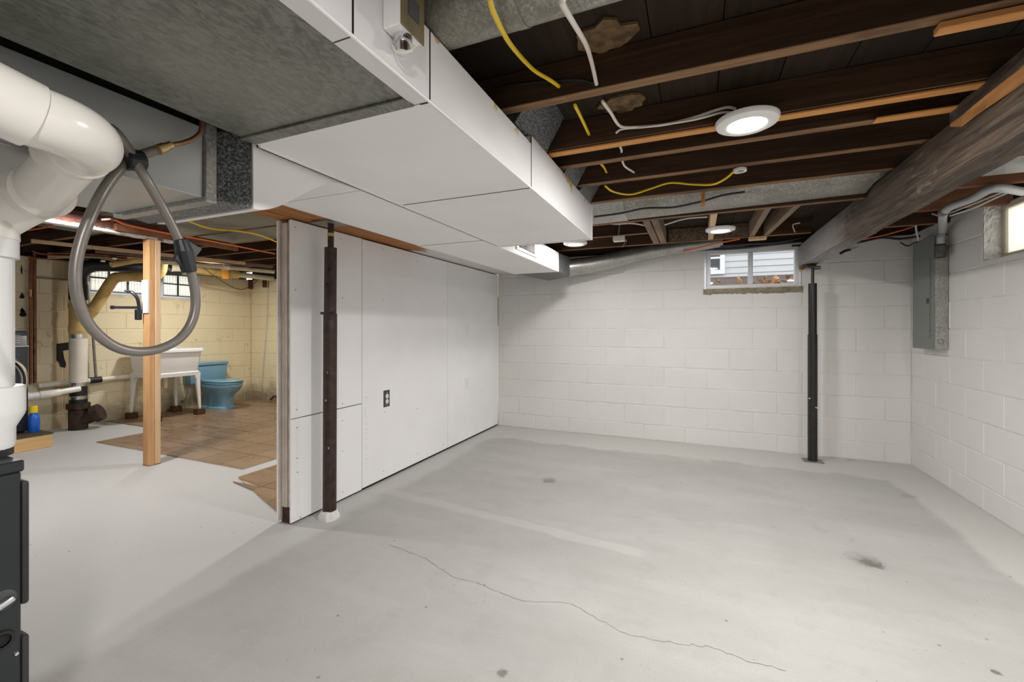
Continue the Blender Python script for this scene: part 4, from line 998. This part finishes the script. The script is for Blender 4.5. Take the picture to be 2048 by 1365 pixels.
put('reducer', MB().lathe([(.045, 0), (.049, .01), (.049, .045), (.062, .072), (.064, .08), (.064, .135), (.060, .137), (.045, .137)], (vx, vy, .905), 'z', 30), 'pvc_grey', pv, smooth=True)
put('vertical_pipe', MB().tube([(vx, vy, 1.03), (vx, vy, 1.39)], .0475, 28), 'pvc_grey', pv, smooth=True)
put('upper_coupling', MB().tube([(vx, vy, 1.32), (vx, vy, 1.415)], .0545, 28), 'pvc_grey', pv, smooth=True)
zz, ex, ey = 1.530, -1.145, .475
put('lower_elbow', MB().tube([(vx, vy, 1.36)] + [Vector((vx + .06 * (1 - math.cos(t)), vy + (ey - vy) * math.sin(t), 1.40 + .065 * math.sin(t))) for t in [k / 8 * math.pi / 2 for k in range(9)]] + [(vx + .10, ey, 1.465)], .056, 28), 'pvc', pv, smooth=True)
put('cross_pipe', MB().tube([(vx + .08, ey, 1.465), (ex - .03, ey, zz - .003)], .0475, 28), 'pvc', pv, smooth=True)
put('coupling', MB().tube([(ex - .07, ey, zz), (ex - .012, ey, zz)], .056, 30), 'pvc', pv, smooth=True)
bend = [Vector((ex - .02, ey, zz))] + arc((ex, ey - .10, zz), (0, 1, 0), (1, 0, 0), .10, .10, 12) + [Vector((ex + .10, ey - .13, zz))]
put('sweep_elbow', MB().tube(bend, .052, 30), 'pvc', pv, smooth=True)
put('elbow_socket', MB().tube([(ex + .10, ey - .110, zz), (ex + .10, ey - .20, zz + .018)], .0565, 30), 'pvc', pv, smooth=True)
put('primer_ring', MB().tube([(ex + .10, ey - .20, zz + .018), (ex + .10, ey - .207, zz + .0195)], .0545, 30), 'purple', pv, smooth=True)
put('outlet_pipe', MB().tube([(ex + .10, ey - .20, zz + .018), (ex + .10, -.22, zz + .110), (ex + .10, -.32, zz + .118), (ex + .10, -.9, zz + .120)], .0475, 28), 'pvc', pv, smooth=True)

XH = -1.243
hose = [(228, 262), (252, 292), (270, 322), (296, 365), (325, 415), (352, 468), (373, 515), (387, 565), (391, 612), (381, 650), (358, 678), (322, 697), (282, 704), (240, 698), (203, 676), (172, 640), (154, 590), (151, 540), (160, 490), (178, 440), (202, 390), (231, 348), (262, 320), (300, 304), (318, 299)]
hp = []
for i, (u, v) in enumerate(hose):
    off = .012 if i < 4 else (-.012 if i > 19 else 0)
    hp.append(at(u, v, X=XH + off))
h0 = at(196, 262, X=-1.265)
hp = [h0, at(212, 256, X=-1.25)] + hp
ho = thing('gas_hose_loop', 'grey flexible hose hanging in a loop with black tape wraps', 'hose', (XH, .6, 1.1))
put('hose_tube', MB().tube(spl(hp, 6), .0112, 12), 'hose', ho, smooth=True)
q = at(268, 321, X=XH); put('tape_wrap', MB().tube([q + Vector((0, -.018, -.004)), q + Vector((0, .018, .004))], .026, 10), 'tape', ho, .003)
q = at(371, 512, X=XH)
mb = MB().tube([q + Vector((0, -.012, .042)), q + Vector((0, -.004, .012)), q + Vector((0, .010, -.042))], [.016, .021, .018], 10)
mb.prism([(q.y - .03, q.z - .012), (q.y + .012, q.z - .05), (q.y + .024, q.z + .0), (q.y + .040, q.z + .025), (q.y - .005, q.z + .045)], 'x', XH - .004, XH + .006)
put('tape_wrap', mb, 'tape', ho, .002)
a, b = at(316, 300, X=XH), at(342, 290, X=XH)
put('brass_fitting', MB().tube([a, a + (b - a) * .5, a + (b - a) * .5, b], [.0125, .0125, .010, .010], 12), 'brass', ho, smooth=True)
put('brass_nipple', MB().tube([(-1.2945, h0.y - .006, h0.z), (-1.275, h0.y - .004, h0.z), h0], .0135, 12), 'brass', ho, smooth=True)
put('copper_tail', MB().tube(spl([b, at(368, 285, X=XH), at(392, 274, X=XH), at(403, 256, X=XH), at(404, 243, X=XH) + Vector((0, 0, .05))], 5), .006, 10), 'copper_bright', ho, smooth=True)

# ------------------------------------------------------------------ breaker panel, conduit, cables on the right
PX, PY0, PY1, PZ0, PZ1 = 1.603, 4.172, 4.518, 1.012, 1.852
ep = thing('breaker_panel', 'grey steel breaker panel on the white block wall corner', 'electrical panel', (1.647, 4.345, PZ0))
put('enclosure', MB().box(PX + .006, XR - .002, PY0 + .004, PY1 - .006, PZ0 + .006, PZ1 - .004), 'galv_pipe', ep, .002)
put('cover', MB().box(PX, PX + .006, PY0, PY1, PZ0, PZ1), 'panel_grey', ep, .002)
dr = put('door', MB().box(PX - .004, PX, PY0 + .055, PY1 - .03, PZ0 + .085, PZ1 - .15), 'panel_grey', ep, .0015)
put('latch', MB().box(PX - .009, PX - .004, PY0 + .06, PY0 + .095, 1.355, 1.395), 'panel_dark', dr, .002)
for (yy, zz) in ((PY0 + .02, 1.40), (PY0 + .02, 1.12), (PY1 - .015, 1.12), (PY1 - .015, 1.72)):
    put('cover_screw', MB().lathe([(0, -.003), (.003, -.002), (.003, 0)], (PX, yy, zz), 'x', 10), 'screw', ep)
for (xx, zz, rr) in ((1.635, 1.175, .010), (1.635, 1.145, .010), (1.643, 1.075, .020), (1.66, 1.80, .018), (1.63, 1.70, .012)):
    put('knockout', MB().lathe([(rr * .8, -.002), (rr, -.002), (rr, 0), (rr * .8, 0)], (xx, PY0 + .004, zz), 'y', 18), 'plate', ep)
cd = thing('grey_conduit', 'grey plastic conduit curving from the joists into the breaker panel', 'conduit', (1.62, 4.1, 1.7))
p0 = Vector((1.630, PY0 - .034, 1.735))
bd = put('conduit_fitting', MB().lathe([(.026, -.06), (.030, -.055), (.030, -.01), (.036, -.008), (.036, .022), (.030, .026), (.026, .036)], p0 + Vector((0, 0, .01)), 'z', 12), 'conduit_body', cd, smooth=True)
pts = spl([p0 + Vector((0, 0, .02)), p0 + Vector((-.003, -.005, .09)), p0 + Vector((-.002, -.03, .145)), at(1890, 422, Z=1.900), at(1945, 397, Z=1.905), at(1988, 377, Z=1.908), at(2030, 376, Z=1.908) + Vector((.08, .1, 0))], 7)
put('conduit_tube', MB().tube(pts, .0225, 16), 'conduit', cd, smooth=True)
put('cable_clamp', MB().tube([at(1886, 425, Z=1.900), at(1890, 421, Z=1.900)], .026, 14), 'plate', cd, smooth=True)
def cable(pts, r, mat, label, name='cable', cat='cable', group=None, n=7):
    return put(name, MB().tube(spl(pts, n), r, 8), mat, None, smooth=True, label=label, cat=cat, group=group)
cable([at(1900, 432, Z=1.895), at(1950, 415, Z=1.900), at(2000, 392, Z=1.915), at(2040, 377, Z=1.92)], .006, 'cable_grey', 'thicker, lower light grey cable sagging beside the grey conduit', 'thin_cable')
cable([at(1898, 427, Z=1.908), at(1950, 407, Z=1.912), at(1996, 388, Z=1.92), at(2034, 374, Z=1.925)], .005, 'cable_grey', 'thinner light grey cable between the conduit and the lower sagging cable', 'thin_cable')
cable([(1.60, 4.40, 1.855), at(1832, 455, Y=4.38), at(1836, 436, Y=4.3), at(1855, 427, Y=4.2), at(1880, 432, Y=4.1)], .007, 'cable_white', 'white cable looping from the breaker panel top up to the joists', 'panel_cable')
cable([(.80, 4.70, 1.93), at(1700, 487, Y=4.70), at(1760, 476, Y=4.70), at(1800, 478, Y=4.65), (1.62, 4.45, 1.90)], .010, 'cable_black', 'black cable bundle sagging along the wall top beside the breaker panel', 'black_cable')
cable([(1.0, 4.66, 1.93), at(1740, 476, Y=4.66), at(1800, 462, Y=4.6), at(1850, 445, Y=4.5)], .006, 'cable_orange', 'orange cable behind the beam above the right block wall', 'orange_wall_cable')
cable([at(1800, 485, Y=4.70), at(1815, 492, Y=4.70), at(1826, 487, Y=4.60), (1.62, 4.44, 1.86)], .006, 'cable_black', 'short black cable entering the breaker panel top', 'black_panel_cable')
wb = thing('black_wall_bracket', 'small black bracket with wire on the white block wall beside the beam', 'bracket', tuple(at(1680, 505, Y=YB)))
put('bracket_arm', MB().tube([at(1680, 507, Y=YB - .012), at(1690, 502, Y=YB - .012), at(1702, 500, Y=YB - .008)], [.016, .012, .006], 10), 'cable_black', wb, smooth=True)
put('wire_lead', MB().tube([at(1702, 500, Y=YB - .008), at(1716, 494, Y=YB - .006), at(1716, 480, Y=YB - .006)], .003, 6), 'cable_grey', wb)
put('blue_junction_box', MB().box(1.10, 1.26, 4.13, 4.23, 1.895, 1.9395), 'conduit', None, .006, label='pale blue junction box behind the timber beam', cat='junction box')

# black and red cables along the top of the back wall
cable([at(1366, 503, Y=4.56), at(1390, 498, Y=4.55), at(1425, 489, Y=4.5), at(1480, 478, Y=4.4)], .007, 'cable_orange', 'red cable running along the round duct above the sliding window', 'red_cable')
cable([at(1330, 507, Y=4.70), at(1400, 500, Y=4.70), at(1470, 497, Y=4.70), at(1540, 490, Y=4.70), at(1608, 482, Y=4.70)], .012, 'cable_black', 'thick black cable sagging above the sliding window', 'black_cable')
cable([at(1440, 492, Y=4.62), at(1500, 488, Y=4.62), at(1560, 484, Y=4.62), at(1625, 470, Y=4.62)], .012, 'cable_black', 'thick black cable lying close over the window cable', 'black_cable')

# ------------------------------------------------------------------ cables under the joists
YAf, YBf = 1.399, 1.816
cable([(-.36, .30, 1.945), (-.355, .48, 1.91), at(975, -60, Y=.70), at(980, 0, Y=.80), at(993, 38, Y=.87), at(1022, 90, Y=1.03), at(1065, 138, Y=1.28), at(1100, 160, Y=1.35), at(1118, 173, Y=YAf)], .0062, 'cable_yellow', 'thick yellow cable swinging down past the round duct into a joist', 'yellow_cable')
cable([at(1150, 211, Y=1.447), at(1162, 235, Y=1.6), at(1178, 269, Y=YBf)], .0062, 'cable_yellow', 'short length of yellow cable crossing the bay before the orange-edged joist', 'yellow_cable')
cable([at(1200, 326, Y=2.056), at(1208, 335, Y=2.2), at(1213, 345, Y=2.311)], .0055, 'cable_yellow', 'tiny length of yellow cable between two dark joists', 'yellow_cable')
cable([at(1210, 372, Y=2.36), at(1228, 384, Y=2.45), at(1262, 389, Y=2.5), at(1300, 378, Y=2.5), at(1340, 366, Y=2.5), at(1385, 369, Y=2.48), at(1425, 369, Y=2.44), at(1450, 358, Y=2.40), at(1468, 343, Y=2.36)], .0055, 'cable_yellow', 'long yellow cable snaking to the small white ring', 'yellow_cable')
cable([(-.32, .30, 1.945), (-.315, .50, 1.90), at(1110, -40, Y=.72), at(1124, 6, Y=.82), at(1146, 45, Y=.93), at(1172, 90, Y=1.12), at(1184, 128, Y=1.32), at(1193, 169, Y=YAf)], .0062, 'cable_white', 'white cable hanging past the round duct into a dark joist', 'white_cable')
cable([at(1205, 203, Y=1.447), at(1222, 226, Y=1.55), at(1234, 246, Y=1.66), at(1246, 254, Y=1.74), at(1275, 254, Y=1.80), at(1330, 249, Y=1.806), at(1385, 236, Y=1.806), at(1430, 221, Y=1.806), at(1455, 215, Y=1.80), at(1472, 218, Y=1.80)], .0055, 'cable_white', 'white cable stapled along the joist to the LED disc', 'white_cable')
cable([at(1232, 266, Y=1.812), at(1246, 258, Y=1.80), at(1300, 253, Y=1.80), at(1385, 240, Y=1.80), at(1440, 226, Y=1.80), at(1466, 225, Y=1.80)], .0045, 'cable_white', 'second thinner white cable under the stapled one by the LED disc', 'white_cable')
cable([at(1240, 293, Y=1.862), at(1243, 300, Y=1.95), at(1243, 304, Y=2.005)], .005, 'cable_white', 'tiny white cable stub behind the orange-edged joist', 'white_cable')
cable([at(1244, 320, Y=2.056), at(1250, 333, Y=2.2), at(1268, 345, Y=2.311)], .005, 'cable_white', 'short white cable dipping between two dark joists', 'white_cable')
cable([at(985, 178, Y=1.395), at(1040, 168, Y=1.395), at(1110, 162, Y=1.395), at(1160, 160, Y=1.395), at(1190, 168, Y=1.395)], .004, 'cable_black', 'thin black cable along the face of the dark joist', 'black_cable')
cable([at(1188, 434, Y=2.71), at(1240, 427, Y=2.715), at(1290, 417, Y=2.715), at(1345, 415, Y=2.715), at(1400, 404, Y=2.712), at(1445, 391, Y=2.71), at(1490, 384, Y=2.70)], .006, 'cable_black', 'dark cable sagging along the front of the flattened grey duct', 'black_cable')
pr = at(1480, 342, Y=2.36)
put('ceiling_ring', MB().lathe([(.022, 0), (.030, 0), (.030, .012), (.022, .012), (.022, 0)], (pr.x, 2.37, ZJ - .0145), 'z', 20), 'led_trim', None, smooth=True, label='small white ring under the joist at the end of the yellow cable', cat='ring')
cable([(-.75, 3.2, 1.97), at(1225, 448, Y=3.3), at(1265, 447, Y=3.4), at(1298, 453, Y=3.5)], .006, 'cable_white', 'white cable crossing the bay behind the main duct end', 'white_cable')
cable([at(1329, 450, Y=3.2), at(1370, 438, Y=3.2), at(1415, 434, Y=3.2)], .005, 'cable_white', 'white cable stretched between two short trimmer joists', 'white_cable')
cable([at(1590, 465, Y=4.1), at(1586, 450, Y=4.1), at(1600, 446, Y=4.1)], .005, 'cable_white', 'short bent white cable near the timber beam end', 'white_cable')
jb = thing('joist_junction_box', 'small cream junction box with loose wires under the back joists', 'junction box', tuple(at(1238, 482, Y=3.6)))
q = at(1238, 478, Y=3.62)
put('box_body', MB().box(q.x - .045, q.x + .045, 3.59, 3.65, q.z - .022, q.z + .022), 'cable_white', jb, .004)
put('strap', MB().bar((q.x - .005, 3.62, q.z + .02), (q.x + .01, 3.62, ZS - .002), .02, .008), 'plate', jb)
put('loose_wire', MB().tube(spl([q + Vector((.045, 0, 0)), q + Vector((.06, -.01, -.02)), q + Vector((.04, -.02, -.055)), q + Vector((.03, -.02, -.075))], 4), .004, 6), 'copper_bright', jb)
hb2 = thing('handy_box', 'white painted steel handy box with cable clamp on the main duct side', 'junction box', (-.56, .74, 1.80))
a = at(800, 48, X=-.548); hz = a.z
put('box_body', MB().box(A1 + .0005, -.545, .715, .790, hz, hz + .13), 'duct_white', hb2, .002)
put('cover_plate', MB().box(-.5448, -.541, .713, .792, hz - .002, hz + .13), 'tan_cover', hb2, .001)
put('switch_slot', MB().box(-.541, -.539, .735, .77, hz + .03, hz + .07), 'panel_dark', hb2)
put('clamp_connector', MB().lathe([(.020, 0), (.020, -.012), (.015, -.014), (.015, -.034), (0, -.034)], (-.567, .752, hz), 'z', 14), 'chrome', hb2, smooth=True)
put('clamp_wire', MB().tube(spl([(-.585, .74, hz - .02), (-.57, .735, hz - .04), (-.55, .75, hz - .035), (-.548, .765, hz - .015)], 4), .003, 6), 'cable_white', hb2)

# cables in the laundry
cable([at(0, 462, Z=2.04), at(60, 460, Z=2.035), at(120, 449, Z=2.04), at(160, 440, Z=2.044)], .006, 'cable_orange', 'orange cable sagging behind the flaking header', 'orange_cable')
cable([at(205, 440, Z=1.925), at(228, 440, Z=1.915), at(255, 450, Z=1.915), at(330, 466, Z=1.93), at(430, 484, Z=1.95), at(550, 508, Z=2.0)], .007, 'cable_orange', 'long bright orange cable stretched under the panned joists', 'orange_cable')
cable([at(345, 434, Z=2.036), at(375, 442, Z=2.02), at(420, 457, Z=2.02), at(480, 463, Z=2.02), at(520, 471, Z=2.02), at(560, 487, Z=2.03)], .007, 'cable_yellow', 'yellow cable stretched under the panned joist sheets', 'yellow_cable')
cable([at(405, 535, X=-6.0), at(440, 560, X=-6.35), at(470, 577, X=-6.6), at(490, 578, X=-6.6), at(515, 562, X=-6.5)], .005, 'cable_black', 'black cable drooping across the yellow corner', 'black_cable')
cable([at(535, 560, Y=4.96), at(533, 640, Y=4.97), at(527, 720, Y=4.97), at(522, 785, Y=4.97)], .005, 'cable_grey', 'thin grey cable hanging down the yellow back wall', 'hanging_cable')
# bits on the wall top of the laundry
for (u0, u1, v0, v1) in ((497, 503, 560, 578), (527, 534, 553, 575)):
    a, b = at(u0, v0, Y=YBL - .03), at(u1, v1, Y=YBL - .03)
    put('wall_block', MB().box(a.x, b.x, YBL - .05, YBL - .004, b.z, a.z), 'copper', None, label='small brown wooden block high on the yellow wall, ' + ('close to the corner' if u0 < 510 else 'above the hanging grey cable'), cat='block')
p = at(240, 690, X=XL + .02)
